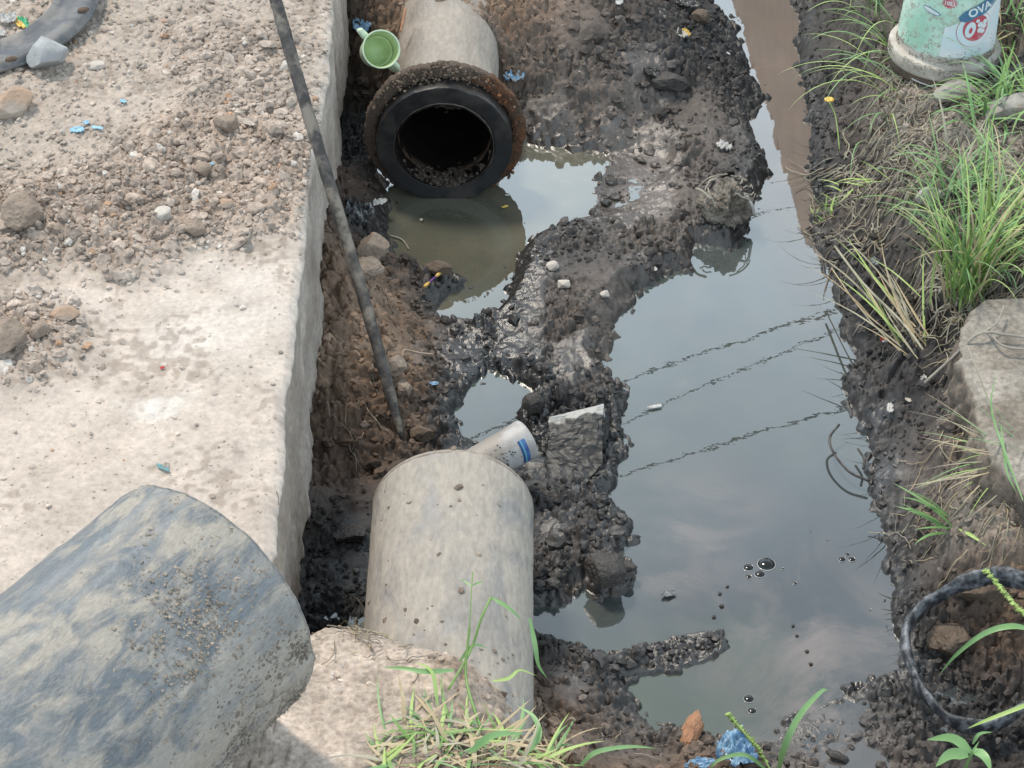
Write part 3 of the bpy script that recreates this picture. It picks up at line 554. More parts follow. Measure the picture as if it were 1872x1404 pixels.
# upper pipe with its flange
YF = 5.632; XC = float(P(812, 265, .19).x); ZC = .19
up = empty('drain_pipe', (XC, YF, 0)); tag(up, 'grey drain pipe with a black flanged open end facing the camera, beside the green mug', 'pipe')
pipe_surface((XC, YF + 2.1, ZC), (XC, YF + .02, ZC), .158, .012, 120, 80, lambda a, s, L_: .003 * fbm(a * 3, s * 6, 5, 3), M['pipe_upper'], 'pipe_body', up)
TF = frame((XC, YF, ZC), (0, -1, 0))
def ringdisp(V, amp, seed, sc=30):
    a = np.array([v[:] for v in V]); k = amp * fbm(a[:, 0] * sc + a[:, 1] * 7, a[:, 2] * sc - a[:, 1] * 9, seed, 4); c = np.array([XC, YF, ZC])
    d = a - c; d[:, 1] *= .35; l = np.linalg.norm(d, axis=1, keepdims=True) + 1e-6; return a + d / l * k[:, None]
V, F = lathe([(.146, -.10), (.199, -.10), (.200, -.02), (.2000, -.002), (.1995, -.0006), (.1985, 0), (.1965, .0003), (.185, .0004), (.165, .0004), (.152, .0003), (.1500, 0), (.1490, -.0006), (.1482, -.002), (.1465, -.006)], 160)
mk('end_ring', ringdisp(xf(V, TF), .004, 4), F, M['ring_black'], up)
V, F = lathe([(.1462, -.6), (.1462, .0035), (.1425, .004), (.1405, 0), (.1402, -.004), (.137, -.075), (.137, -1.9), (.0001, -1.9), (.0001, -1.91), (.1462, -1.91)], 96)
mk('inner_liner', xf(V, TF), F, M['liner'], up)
V, F = lathe([(.199, -.088), (.215, -.088), (.230, -.088), (.238, -.086), (.2405, -.080), (.2405, -.066), (.238, -.060), (.230, -.058), (.222, -.057), (.212, -.056), (.2, -.055)], 320)
mk('flange', ringdisp(ringdisp(xf(V, TF), .007, 9, 22), .006, 19, 90), F, M['rust'], up)
V, F = lathe([(.1463, -.1), (.1463, .0030), (.1478, .0028), (.1485, .001), (.1485, -.05)], 96)
mk('ring_edge', ringdisp(xf(V, TF), .003, 5), F, M['liner_edge'], up)
V, F = lathe([(.1400, .001), (.1400, -.05), (.1365, -.056), (.1362, -.09), (.1395, -.09)], 96); mk('muddy_lip', ringdisp(xf(V, TF), .003, 15), F, simple('brown_silt', (.11, .072, .05), (.055, .038, .028), .6, 30, .6, .005), up)
# mud caked on the flange and inside the pipe bottom
pts = []; sz = []; co = []
for _ in range(520):
    a = random.gauss(math.pi / 2, .5); r_ = random.uniform(.198, .246); y = YF + .060 + random.uniform(-.026, .012)
    if random.random() < .3: a = random.uniform(0, 2 * math.pi); y = YF + .056
    z = ZC + r_ * math.sin(a)
    if z < 0: continue
    pts.append((XC + r_ * math.cos(a), y, z)); sz.append(random.choice([.0025, .003, .004, .006])); f = random.uniform(.7, 1.3)
    rust = math.cos(a) > .55; co.append((.14 * f, .06 * f, .03 * f) if rust and random.random() < .6 else (.12 * f, .09 * f, .068 * f))
crumbs('caked_mud', pts, sz, co, M['soil'], .15, up, 3)
pts = []; sz = []; co = []
for _ in range(260):
    x = random.gauss(0, .04); y = YF - .004 + abs(random.gauss(0, .035)); z = ZC - math.sqrt(max(.142 ** 2 - x * x, 0)) + random.uniform(0, .012)
    pts.append((XC + x, y, max(z, -.005))); sz.append(random.uniform(.003, .010)); f = random.uniform(.6, 1.2); co.append((.05 * f, .037 * f, .028 * f))
crumbs('silt', pts, sz, co, M['soil'], .5, up, 4)
# lower pipe
LPr = .191; pc = P(828, 932, .245)
lp = empty('buried_pipe', (pc.x, pc.y, 0)); tag(lp, 'grey mud coated pipe half buried under the pale dirt at the bottom centre', 'pipe')
axd = Vector((-.004, -1, 0))
def lpd(a, s, L_): return .0022 * fbm(a * 2, s * 5, 15, 3) + .0010 * fbm(a * 12, s * 40, 16, 2) + .0015 * np.exp(-((s - L_ + .012) / .006) ** 2)
pipe_surface(pc - Vector((.012, 1.9, 0)) , pc, LPr, .012, 200, 220, lpd, M['pipe_grey'], 'pipe_wall', lp)
pts = []; sz = []; co = []
for _ in range(170):
    s = random.uniform(0, 1.2); a = random.uniform(.15, 2.99); r_ = LPr
    if random.random() < .6: s = 1.25 - abs(random.gauss(0, .12)) - .42; a = random.gauss(1.7, .5)
    pts.append((pc.x + r_ * math.cos(a) - .006 * s, pc.y - s, pc.z + r_ * math.sin(a))); sz.append(random.choice([.002, .003, .003, .004, .006])); f = random.uniform(.7, 1.2); co.append((.24 * f, .2 * f, .165 * f))
for px, py, r_ in [(838, 900, .012), (843, 1088, .011), (706, 1112, .009), (742, 1111, .006), (762, 1140, .010), (830, 830, .009), (706, 1045, .006)]:
    q = P(px, py, .42); pts.append((q.x, q.y, pc.z + math.sqrt(max(LPr ** 2 - (q.x - pc.x) ** 2, 0)))); sz.append(r_); co.append((.2, .155, .12))
crumbs('dried_mud', pts, sz, co, M['soil'], .1, lp, 6)
V, F = lathe([(LPr - .002, -.010), (LPr + .0018, -.0095), (LPr + .0022, -.004), (LPr + .0005, .0015), (LPr - .008, .002)], 160); mk('rim', xf(V, frame(pc, (.012, 1.9, 0))), F, simple('rim_dirt', (.20, .165, .13), (.33, .29, .25), .9, 40, .5, .003), lp)
# big pipe on the slab
BR = .262; cB = P(385, 1091, .5 + BR + .005); ad = Vector((.575, .818, 0)).normalized()
bp = empty('large_pipe', (cB.x, cB.y, .5)); tag(bp, 'large blue grey mud smeared pipe lying on the slab at the bottom left', 'pipe')
def bpd(a, s, L_):
    e = sstep(L_ - .22, L_, s) * sstep(.6, -.6, np.sin(a) - .1)
    return .003 * fbm(a * 2, s * 4, 25, 3) + .0012 * fbm(a * 10, s * 30, 26, 2) + e * (.001 + .003 * clod(a * BR, s, .03, 27)) + .0016 * sstep(.5, .7, vn(a * 4, s * 9, 28)) + .004 * sstep(.55, .75, vn(a * 5, s * 14, 29)) * ridge(a * 12, s * 40, 30, 3)
bpo, TB = pipe_surface(cB - ad * 1.5, cB, BR, .02, 260, 260, bpd, M['pipe_blue'], 'pipe_wall', bp, lip=.006)
T3 = TB.to_3x3()
_v = np.array([v.co[:] for v in bpo.data.vertices]); _w = _v @ np.array(T3).T
_a = np.arctan2(_v[:, 1], _v[:, 0]); _f = (_w[:, 0] * .6 - _w[:, 1] * .5) / BR * .25
_f -= (_v @ np.array(T3).T)[:, 0] * 0
_rad = np.stack([_v[:, 0], _v[:, 1], 0 * _v[:, 0]], 1) @ np.array(T3).T / BR
_f = (.6 * _rad[:, 0] - .5 * _rad[:, 1] - .1 * _rad[:, 2]) * .17 + (_v[:, 2] - 1.22) * .17 + .20 * fbm(_a * 1.6, _v[:, 2] * 4.5, 61, 4)
bpo.data.attributes.new('mudf', 'FLOAT', 'POINT').data.foreach_set('value', _f.astype(np.float32))
_ca, _cs = np.meshgrid((np.arange(252) / 40 - 3.1416) * 4.2, np.arange(400) / 160 * 17, indexing='ij'); _CL = fbm(_ca, _cs, 31, 4, .65) * .9 + .5
pts = []; sz = []; co = []
for _ in range(26000):
    s = 1.5 - abs(random.gauss(0, .22)) - .01; a = random.uniform(-math.pi, math.pi)
    if s < .3: continue
    loc = T3 @ Vector((math.cos(a), math.sin(a), 0))
    face = loc.x * .6 - loc.y * .5 + .15 * loc.z      # towards the camera-right side, where it was dragged through mud
    clump = float(_CL[int((a + 3.1416) * 40) % 252, int(s * 160)])
    if face + (s - 1.25) * 1.3 + (clump - .5) * .45 + random.gauss(0, .2) < .56: continue
    p = TB @ Vector((math.cos(a) * BR, math.sin(a) * BR, s)); pts.append(p[:]); sz.append(random.choice([.0010, .0014, .0016, .002, .002, .003, .0045])); f = random.uniform(.6, .95)
    co.append((.30 * f, .26 * f, .22 * f))
crumbs('dried_mud', pts, sz, co, M['soil'], .05, bp, 8)
# white branch pipe
def plastic_band(nt_name): pass
q0 = P(878, 850, .165); q1 = P(957, 806, .185)
dd = (q1 - q0); q0 = q0 - dd * .3
wp = empty('plastic_pipe', q1[:]); tag(wp, 'short white plastic pipe with a blue printed band against the rim of the lower pipe', 'plastic pipe')
V, F = lathe([(.0495, 0), (.0495, .02), (.0495, .06), (.0505, .09), (.0502, .10), (.0508, .115), (.0502, .13), (.051, .155), (.0515, .160), (.0515, .185), (.0528, .188), (.053, .196), (.051, .201), (.046, .202), (.045, .19), (.044, .1)], 64)
Tq = frame(q1 - dd.normalized() * .19, dd); mk('pipe_wall', xf(V, Tq), F, M['pvc'], wp)
M['blueprint'] = simple('blue_print', (.03, .07, .24), (.05, .14, .34), .4, 60)
M['cyan'] = simple('cyan_print', (.12, .38, .48), None, .4)
def arcband(z0, z1, a0, a1, r=.0523, n=24):
    V = []; F = []
    for k in range(n + 1):
        a = a0 + (a1 - a0) * k / n
        for z in (z0, z1):
            for rr in (r - .002, r): V.append((rr * math.cos(a), rr * math.sin(a), z))
    for k in range(n): i = k * 4; F += [(i + 1, i + 3, i + 7, i + 5), (i, i + 1, i + 5, i + 4), (i + 2, i + 6, i + 7, i + 3)]
    return V, F
def front_angle(T, c):
    d = T.to_3x3().transposed() @ (Vector((0, 0, CAMH)) - Vector(c)); return math.atan2(d.y, d.x)
fa = front_angle(Tq, q1)
V, F = arcband(.158, .178, fa - 1.25, fa + .1, .0527); V2, F2 = arcband(.163, .167, fa - 1.25, fa + .1, .0532)
dn = Tq.to_3x3() @ Vector((math.cos(fa + 1), math.sin(fa + 1), 0))
sg = -1 if dn.z < (Tq.to_3x3() @ Vector((math.cos(fa - 1), math.sin(fa - 1), 0))).z else 1
if sg < 0:
    V, F = arcband(.158, .178, fa - .1, fa + 1.25, .0527); V2, F2 = arcband(.163, .167, fa - .1, fa + 1.25, .0532)
mk('printed_band', xf(V, Tq), F, M['blueprint'], wp); mk('printed_line', xf(V2, Tq), F2, M['cyan'], wp)
V = []; F = []
mb = MB()
for k in range(60):
    a = fa - sg * random.gauss(.35, .25) + random.uniform(-.1, .1); z = random.gauss(.10, .03); s_ = random.uniform(.001, .0035)
    v, f = arcband(z, z + s_, a, a + s_ * 22, .0524 if z > .1 else .0505, 2); mb.add(xf(v, Tq), f)
mb.build('smudged_print', M['black_pl'], wp)
# ---------------------------------------------------------------- pole leaning over the slab edge
T0 = P(733, 795, .07); S0 = P(597, 318, .535); dv = S0 - T0
pts = [T0 + dv * t for t in np.linspace(-.03, 2.5, 60)]
for i, p in enumerate(pts):
    pts[i] = p + Vector((.004 * math.sin(i * .13), 0, .003 * math.sin(i * .17)))
rad = [.003, .008, .0115, .013] + [.0155 + .0022 * min(i / 40, 1) + .0007 * random.uniform(-1, 1) for i in range(56)]
V, F = tube(pts, rad, 14, True, .10, 5); po = mk('pole', V, F, M['pole']); tag(po, 'long dark muddy wooden pole leaning over the slab edge into the trench', 'pole')

# ---------------------------------------------------------------- green mug
cc0 = P(697, 90, .40); nrm = (Vector((.25, -.72, .55))).normalized()
mug = empty('mug', cc0[:]); tag(mug, 'pale green plastic mug on its side between the slab and the flanged pipe', 'mug')
Tm = frame(cc0, nrm, (1, 0, .1))
V, F = lathe([(.0001, -.105), (.043, -.105), (.0445, -.1), (.050, -.02), (.053, -.008), (.0575, -.002), (.0575, .002), (.0535, .002), (.0525, -.004)], 64, False); mk('mug_wall', xf(V, Tm), F, M['green_cup'], mug)
V, F = lathe([(.0525, -.004), (.0505, -.012), (.047, -.045), (.0465, -.048), (.0415, -.05), (.040, -.096), (.0001, -.097)], 64, False); mk('mug_inside', xf(V, Tm), F, M['green_in'], mug)
V, F = lathe([(.0445, -.0495), (.0462, -.0462), (.0475, -.0495)], 64); mk('inner_step', xf(V, Tm), F, simple('dark_olive', (.16, .20, .06)), mug)  # thin ring of darker olive on the inner step
def mpt(a, r, z): return Tm @ Vector((r * math.cos(a), r * math.sin(a), z))
V, F = tube(spline([mpt(-.88, .052, -.006), mpt(-.86, .070, -.012), mpt(-.9, .078, -.03), mpt(-.93, .068, -.05), mpt(-.9, .047, -.06)], 6), [.009] * 25, 10); mk('handle', V, F, M['green_cup'], mug)
V, F = tube([mpt(2.35, .052, -.015), mpt(2.34, .066, -.016), mpt(2.33, .082, -.012), mpt(2.3, .086, -.010)], [.012, .0115, .010, .009], 12); mk('hook', V, F, M['green_cup'], mug)

# ---------------------------------------------------------------- bucket
bc = P(1726, 88, .345); BZ = .335
bk = empty('bucket', (bc.x, bc.y, BZ - .02)); tag(bk, 'upturned white paint bucket with a green label in the grass on the right bank', 'bucket')
TBk = frame((bc.x, bc.y, BZ), (.035, .03, 1), (1, 0, 0))
M['bucket'] = simple('dirty_white_plastic', (.50, .47, .42), (.36, .32, .27), .6, 16, .3, .003, c3=(.28, .24, .20))
def br(z): return .1475 - .018 * z / .36
V, F = lathe([(.152, -.012), (.166, -.012), (.1675, -.004), (.1672, .026), (.164, .031), (br(.03) + .003, .031), (br(.045), .037), (br(.3), .3), (br(.36), .355), (.12, .36), (.0001, .36)], 96, False)
a = np.array(V); k = .0014 * fbm(a[:, 0] * 30, a[:, 1] * 30 + a[:, 2] * 30, 3, 3); a[:, 0] *= 1 + k / .15; a[:, 1] *= 1 + k / .15
mk('bucket_wall', xf(a, TBk), F, M['bucket'], bk)
V, F = lathe([(.150, -.045), (.1590, -.045), (.1595, -.016), (.150, -.016)], 96); mk('rim_lip', xf(V, TBk), F, M['clod_brown'], bk)
V, F = tube([TBk @ Vector((.164 * math.cos(t), .164 * math.sin(t), -.028 - .006 * math.sin((t + 2.2) * 2.4))) for t in np.linspace(-2.3, -.6, 30)], .0022, 8); mk('wire_handle', V, F, M['white_pl'], bk)
# printed label: gradient sheet wrapped round the wall
m, nt, b = new_mat('printed_label'); M['label'] = m
t = nt.nodes.new('ShaderNodeTexCoord'); sx = nt.nodes.new('ShaderNodeSeparateXYZ'); nt.links.new(t.outputs['Object'], sx.inputs[0])
n = noise(nt, 9, 4, .6); r = ramp(nt, n.outputs[0], [(.35, (.32, .54, .42)), (.7, (.58, .70, .62))])
ns = noise(nt, 45, 6, .7); rs = ramp(nt, ns.outputs[0], [(.50, 0.), (.62, .9)]); c = mixc(nt, rs.outputs[0], r.outputs[0], (.33, .31, .26))
nt.links.new(c.outputs[2], b.inputs['Base Color']); b.inputs['Roughness'].default_value = .55
fb = front_angle(TBk, (bc.x, bc.y, BZ + .1))
def wrap(poly, off, rings=4):
    "flat outline (u metres to the right, z up) laid on the bucket wall"
    dn = []
    for i in range(len(poly)):
        p, q = poly[i], poly[(i + 1) % len(poly)]; k = max(1, int(math.hypot(q[0] - p[0], q[1] - p[1]) / .006))
        dn += [(p[0] + (q[0] - p[0]) * j / k, p[1] + (q[1] - p[1]) * j / k) for j in range(k)]
    poly = dn; rings = max(rings, 8)
    cx = sum(p[0] for p in poly) / len(poly); cz = sum(p[1] for p in poly) / len(poly); V = []; F = []; n = len(poly)
    def put(u, z): r_ = br(z) + off; a = fb + u / .14; return TBk @ Vector((r_ * math.cos(a), r_ * math.sin(a), z))
    V.append(put(cx, cz))
    for k in range(1, rings + 1):
        for p in poly: V.append(put(cx + (p[0] - cx) * k / rings, cz + (p[1] - cz) * k / rings))
    for i in range(n):
        j = (i + 1) % n; F.append((0, 1 + i, 1 + j))
        for k in range(rings - 1): F.append((1 + k * n + i, 1 + (k + 1) * n + i, 1 + (k + 1) * n + j, 1 + k * n + j))
    return V, F
def rectpoly(u0, u1, z0, z1, n=30, wav=0):
    return [(u0 + (u1 - u0) * i / n, z0 + wav * math.sin(i * 1.3)) for i in range(n)] + [(u1, z0 + (z1 - z0) * i / 10) for i in range(10)] + [(u1 + (u0 - u1) * i / n, z1) for i in range(n)] + [(u0, z1 + (z0 - z1) * i / 10) for i in range(10)]
def ell(cx, cz, a, b_, rot=0, n=40): return [(cx + a * math.cos(t) * math.cos(rot) - b_ * math.sin(t) * math.sin(rot), cz + a * math.cos(t) * math.sin(rot) + b_ * math.sin(t) * math.cos(rot)) for t in np.linspace(0, 2 * math.pi, n, endpoint=False)]
def band(u0, u1, z0, z1, off, n=60, mm=10):
    V = []; F = []
    for j in range(mm + 1):
        for i in range(n + 1):
            u = u0 + (u1 - u0) * i / n; z = z0 + (z1 - z0) * j / mm + (.002 * math.sin(i * .9) if j == 0 else 0); r_ = br(z) + off; a = fb + u / .14
            V.append(TBk @ Vector((r_ * math.cos(a), r_ * math.sin(a), z)))
    for j in range(mm):
        for i in range(n): k = j * (n + 1) + i; F.append((k, k + 1, k + n + 2, k + n + 1))
    return V, F
V, F = band(-.21, .205, .058, .30, .0012); lab = mk('label', V, F, M['label'], bk)
M['pw'] = simple('print_white', (.66, .68, .68), (.55, .60, .62), .5, 20, .05, .001, c3=(.50, .62, .66)); M['pr'] = simple('print_red', (.46, .06, .09), (.38, .08, .10), .5, 30, c3=(.52, .30, .30))
M['pb'] = simple('print_blue', (.06, .19, .29), (.05, .13, .24), .5, 30, c3=(.22, .28, .30))
V, F = wrap([(-.012, .062), (.09, .062), (.19, .064), (.20, .16), (.19, .24), (.11, .235), (.06, .19), (.015, .165), (-.008, .155)], .0019, 8); mk('white_panel', V, F, M['pw'], lab)
V, F = wrap(ell(.083, .150, .058, .056), .0026, 6); mk('emblem_ring', V, F, M['pr'], lab)
V, F = wrap(ell(.083, .150, .0565, .0545), .0032, 6); mk('emblem_disc', V, F, M['pw'], lab)
V, F = wrap(ell(.084, .156, .041, .042), .0038, 6); mk('red_disc', V, F, M['pr'], lab)
V, F = wrap(ell(.066, .152, .016, .025, -.15), .0044, 4); mk('white_figure', V, F, M['pw'], lab); V, F = wrap(ell(.067, .150, .005, .010, -.15), .005, 3); mk('figure_centre', V, F, M['pr'], lab)
mb = MB()
for u, z, r_ in [(.096, .165, .009), (.110, .158, .008), (.097, .147, .009), (.112, .172, .008), (.107, .142, .007), (.086, .178, .006)]: V, F = wrap(ell(u, z, r_, r_ * .95, 0, 16), .0044, 2); mb.add(V, F)
mb.build('white_drops', M['pw'], lab)
V, F = wrap([(.026, .192), (.030, .182), (.045, .178), (.062, .180), (.075, .190), (.10, .196), (.13, .212), (.155, .232), (.16, .262), (.14, .265), (.10, .240), (.062, .222), (.038, .210)], .0050, 5); mk('banner', V, F, M['pb'], lab)
st = []
for i in range(28):
    a = 2 * math.pi * i / 28; r_ = 1 if i % 2 == 0 else .68; st.append((-.005 + .026 * r_ * math.cos(a), .232 + .017 * r_ * math.sin(a)))
V, F = wrap(st, .0022, 4); mk('red_starburst', V, F, M['pr'], lab)
V, F = wrap(ell(-.056, .196, .030, .0085, -.22), .0022, 4); mk('blue_oval', V, F, M['pb'], lab)
V, F = wrap(ell(-.056, .196, .027, .0055, -.22), .0028, 4); mk('pale_oval', V, F, M['pw'], lab)
def wraptext(txt, u0, z0, size, off, rot, mat, name):
    cu = bpy.data.curves.new(name, 'FONT'); cu.body = txt; cu.size = size; cu.align_x = 'CENTER'; cu.align_y = 'CENTER'; cu.offset = size * .03
    o = bpy.data.objects.new(name, cu); COL.objects.link(o); dg = bpy.context.evaluated_depsgraph_get(); me = o.evaluated_get(dg).to_mesh()
    V = []
    for v in me.vertices:
        u = u0 + v.co.x * math.cos(rot) - v.co.y * math.sin(rot); z = z0 + v.co.x * math.sin(rot) + v.co.y * math.cos(rot); r_ = br(z) + off; a = fb + u / .14
        V.append(TBk @ Vector((r_ * math.cos(a), r_ * math.sin(a), z)))
    F = [tuple(p.vertices) for p in me.polygons]; bpy.data.objects.remove(o); return mk(name, V, F, mat, lab, smooth=False)
pts = []; sz = []; co = []
for _ in range(2200):
    z = .004 + abs(random.gauss(0, .05)); a = fb + random.uniform(-1.5, 1.5)
    if float(vn(np.array([a * 6]), np.array([z * 30]), 8)[0]) < .45 + z * 1.5: continue
    r_ = (br(z) + .001) if z > .034 else .1675
    pts.append((TBk @ Vector((r_ * math.cos(a), r_ * math.sin(a), z)))[:]); sz.append(random.choice([.0008, .0012, .0016, .0025])); f = random.uniform(.7, 1.2); co.append((.30 * f, .26 * f, .215 * f))
crumbs('dried_mud', pts, sz, co, M['soil'], .05, bk, 12)
wraptext('10S.L', -.005, .232, .0165, .0030, -.05, M['pw'], 'lettering')
wraptext('OVA', .088, .215, .036, .0062, .36, M['pw'], 'lettering')

# ---------------------------------------------------------------- loose crumbs of soil (nobody could count them)
_M0 = len(bpy.data.objects)
def soilcrumbs(name, n, x0, x1, y0, y1, smin, smax, seed, keep, label, wetf=1., pw=2.6, lift=.1, sub=1):
    r = np.random.default_rng(seed); x = r.uniform(x0, x1, n); y = r.uniform(y0, y1, n)
    h, c, wt, sd = ditch(x, y); k = keep(x, y, h, c, wt, sd, r) & (x > np.minimum(edge_b(y), edge_t(y)) - .02)
    x, y, h, c, wt = x[k], y[k], h[k], c[k], wt[k]
    s = smin + (smax - smin) * r.uniform(0, 1, len(x)) ** pw
    c = c * r.uniform(.5, 1.45, (len(x), 1)); odd = r.uniform(0, 1, len(x)) < .03; c[odd] = c[odd] * 1.5 + .06
    o = crumbs(name, np.stack([x, y, h + s * lift], 1), s, np.clip(c, .015, .6), M['soil'], wt * .75 * wetf, None, seed, sub, .8)
    tag(o, label, None, None, 'stuff'); return o
def k1(x, y, h, c, wt, sd, r):
    pale = c[:, 0] > .3; cl = vn(x * 11, y * 11, 5)
    return (sd > .004) & (poly_sd(x, y, SLICK) > -.01 - .04 * r.uniform(0, 1, len(x)) ** 3) & (r.uniform(0, 1, len(x)) < np.where(pale, .10, .25 + 1.1 * sstep(.3, .75, cl))) & (h > .004)
soilcrumbs('mud_crumbs', 42000, -.75, 1.6, 3.2, 6.9, .0025, .011, 101, k1, 'small crumbs of dark mud and brown soil over the trench banks', sub=1)
soilcrumbs('soil_lumps', 4200, -.75, 1.6, 3.2, 6.9, .008, .021, 102, lambda x, y, h, c, wt, sd, r: (sd > .02) & (c[:, 0] < .3) & (vn(x * 7, y * 7, 9) > .45), 'larger soil lumps over the trench banks', sub=2, lift=.0, pw=2.)
def film_keep(x, y, h, c, wt, sd, r):
    sf = np.minimum(poly_sd(x, y, [film]), poly_sd(x, y, [film2])); return ((sf < .03) | ((sd < 0.005) & (sd > -.05) & (r.uniform(0, 1, len(x)) < .35))) & (vn(x * 19, y * 19, 6) > .42)
r_ = np.random.default_rng(5)
soilcrumbs('floating_crumbs', 9000, -.2, 1.5, 3.2, 6.5, .002, .007, 103, film_keep, 'crumbs of mud breaking the surface of the shallow water', lift=.2)
def roadcrumbs(name, n, smin, smax, seed, keep, label, pw=2.2, sub=1, tint=None, lift=.2):
    r = np.random.default_rng(seed); x = r.uniform(-1.75, -.4, n); y = r.uniform(3.2, 7.0, n)
    h, c, m = road(x, y); k = keep(x, y, m, r) & (x < edge_t(y) - .006); x, y, h, c, m = x[k], y[k], h[k], c[k], m[k]
    s = smin + (smax - smin) * r.uniform(0, 1, len(x)) ** pw
    c = c * r.uniform(.75, 1.12, (len(x), 1)); odd = r.uniform(0, 1, len(x)); c[odd < .035] = (.5, .46, .42); c[(odd > .05) & (odd < .06)] = (.42, .27, .18); c[(odd > .07) & (odd < .08)] = (.25, .21, .185)
    tag(crumbs(name, np.stack([x, y, h + s * lift], 1), s, c, M['soil'], 0., None, seed, sub, .72), label, None, None, 'stuff')
roadcrumbs('gravel', 42000, .0025, .011, 111, lambda x, y, m, r: r.uniform(0, 1, len(x)) < m * .95 + .24 * sstep(4.5, 5.1, y) + .02, 'fine gravel and dry crumbs strewn over the slab')
roadcrumbs('rubble', 5200, .007, .021, 112, lambda x, y, m, r: (m > .3) & (r.uniform(0, 1, len(x)) < .8), 'fist size and smaller dry rubble heaped across the slab', sub=2, lift=.15, pw=1.7)
roadcrumbs('grit', 9000, .0012, .0035, 113, lambda x, y, m, r: r.uniform(0, 1, len(x)) < .5, 'fine grit on the dusty slab')

# ---------------------------------------------------------------- single rocks and lumps
rock('stone', 87, 122, (.064, .060, .050), M['stone_grey'], 'blue grey angular stone propped against the grey rubber ring', 'stone', 31, .5, .15, cuts=12, rough=.02)
rock('stone', 177, 127, (.033, .018, .014), M['stone_pale'], 'flat pale oval stone right of the blue grey angular stone', 'stone', 32, .1, .35)
rock('rock', 22, 205, (.072, .055, .042), M['stone_tan'], 'orange tan rock at the left edge above the rubble', 'rock', 33, .2, .3)
rock('rock', 45, 410, (.058, .055, .045), M['clod'], 'large rough brown clod in the rubble at the left edge', 'clod', 34, .9, .3, rough=.12)
rock('rock', 8, 632, (.055, .06, .042), M['clod'], 'brown rock at the left edge below the rubble band', 'rock', 35, .4, .3)
rock('rock', 118, 585, (.040, .026, .020), M['stone_tan'], 'small orange stone beside the lower patch of rubble', 'stone', 36, .3, .3)
rock('rock', 75, 610, (.032, .026, .02), M['clod'], 'greyish clod left of the small orange stone', 'clod', 37, .8, .3)
rock('rock', 418, 238, (.042, .034, .028), M['clod'], 'brown clod behind the white crumpled scrap on the slab', 'clod', 38, 0, .3, rough=.1)
rock('rock', 370, 318, (.030, .027, .022), M['clod'], 'rounded brown clod near the middle of the slab rubble', 'clod', 39, 0, .3)
rock('rock', 358, 430, (.034, .028, .024), M['clod'], 'brown clod at the near edge of the slab rubble', 'clod', 40, 0, .3)
rock('rock', 300, 400, (.028, .023, .02), M['stone_pale'], 'pale clod at the near edge of the slab rubble', 'clod', 41, 0, .3)
rock('rock', 415, 380, (.020, .018, .015), M['stone_tan'], 'small orange stone on the right of the slab rubble', 'stone', 42, 0, .3)
rock('rock', 338, 893, (.001, .001, .001), M['clod'], None, None, 43) if False else None
rock('rock', 682, 468, (.062, .048, .042), M['clod'], 'tan rough rock in the trench right of the leaning pole', 'rock', 44, .3, .25, rough=.07)
rock('rock', 668, 508, (.052, .045, .035), M['clod'], 'crumbly clod just below the tan rock by the leaning pole', 'clod', 45, .7, .45, rough=.16)
rock('rock', 722, 682, (.040, .030, .025), M['clod'], 'pale brown rock beside the lower part of the pole', 'rock', 46, .7, .3, rough=.08)
rock('rock', 738, 716, (.028, .03, .022), M['clod'], 'small clod right of the pole tip', 'clod', 47, .2, .3, rough=.12)
rock('rock', 770, 798, (.040, .028, .02), M['clod_brown'], 'flat brown clod behind the top of the lower pipe', 'clod', 48, -.3, .4)
rock('rock', 645, 985, (.05, .03, .022), M['clod_mud'], 'black muddy lump in the dark pit left of the lower pipe', 'mud lump', 49, .2, .3)
rock('rock', 1228, 160, (.066, .040, .034), M['clod_mud'], 'dark smooth muddy stone on the upper mud bank', 'stone', 50, .1, .3, rough=.03)
rock('rock', 1280, 40, (.035, .03, .025), M['clod_brown'], 'brown stone near the top of the mud bank', 'stone', 51, .1, .3)
rock('rock', 1030, 527, (.026, .017, .014), M['stone_pale'], 'pale chip of stone on the central mud island', 'stone', 52, .3, .3, rough=.02)
rock('rock', 1010, 492, (.020, .016, .014), M['stone_pale'], 'small pale stone above the pale chip on the central mud island', 'stone', 53, .3, .4)
rock('rock', 1106, 545, (.016, .012, .012), M['stone_pale'], 'tiny pale stone at the right side of the central mud island', 'stone', 54, .3, .3)
rock('rock', 1325, 318, (.034, .022, .018), M['clod_mud'], 'grey smooth stone above the rooty soil clump', 'stone', 55, .1, .3, rough=.02)
rock('rock', 975, 752, (.035, .03, .035), M['clod_mud'], 'small black mud lump above the white branch pipe', 'mud lump', 56, .1, .2)
rock('rock', 1105, 1058, (.060, .052, .045), M['clod_mud'], 'rounded mud lump at the water edge right of the lower pipe', 'mud lump', 57, .1, .3, rough=.08)
rock('rock', 1148, 1043, (.018, .016, .014), M['clod_mud'], 'small mud lump standing in the water beside the rounded lump', 'mud lump', 58, .1, .3)
rock('rock', 925, 505, (.0, .0, .0), None, None, None, 1) if False else None
rock('rock', 1745, 180, (.075, .055, .03), M['concrete'], 'flat dry clod just below the upturned bucket', 'clod', 59, .4, .5, rough=.04)
rock('rock', 1850, 215, (.10, .075, .05), M['concrete'], 'lump of broken concrete at the right edge below the bucket', 'concrete lump', 60, .2, .4, rough=.03)
rock('rock', 1700, 370, (.045, .03, .025), M['concrete'], 'grey concrete lump left of the bright grass tuft', 'concrete lump', 61, .2, .4, rough=.06)
rock('rock', 1790, 1085, (.07, .055, .045), M['clod_brown'], 'brown clod inside the black rubber hoop', 'clod', 62, .2, .5, rough=.1)
rock('rock', 1735, 1180, (.06, .05, .04), M['clod_brown'], 'lower left clod inside the black rubber hoop', 'clod', 63, .8, .5, rough=.12)
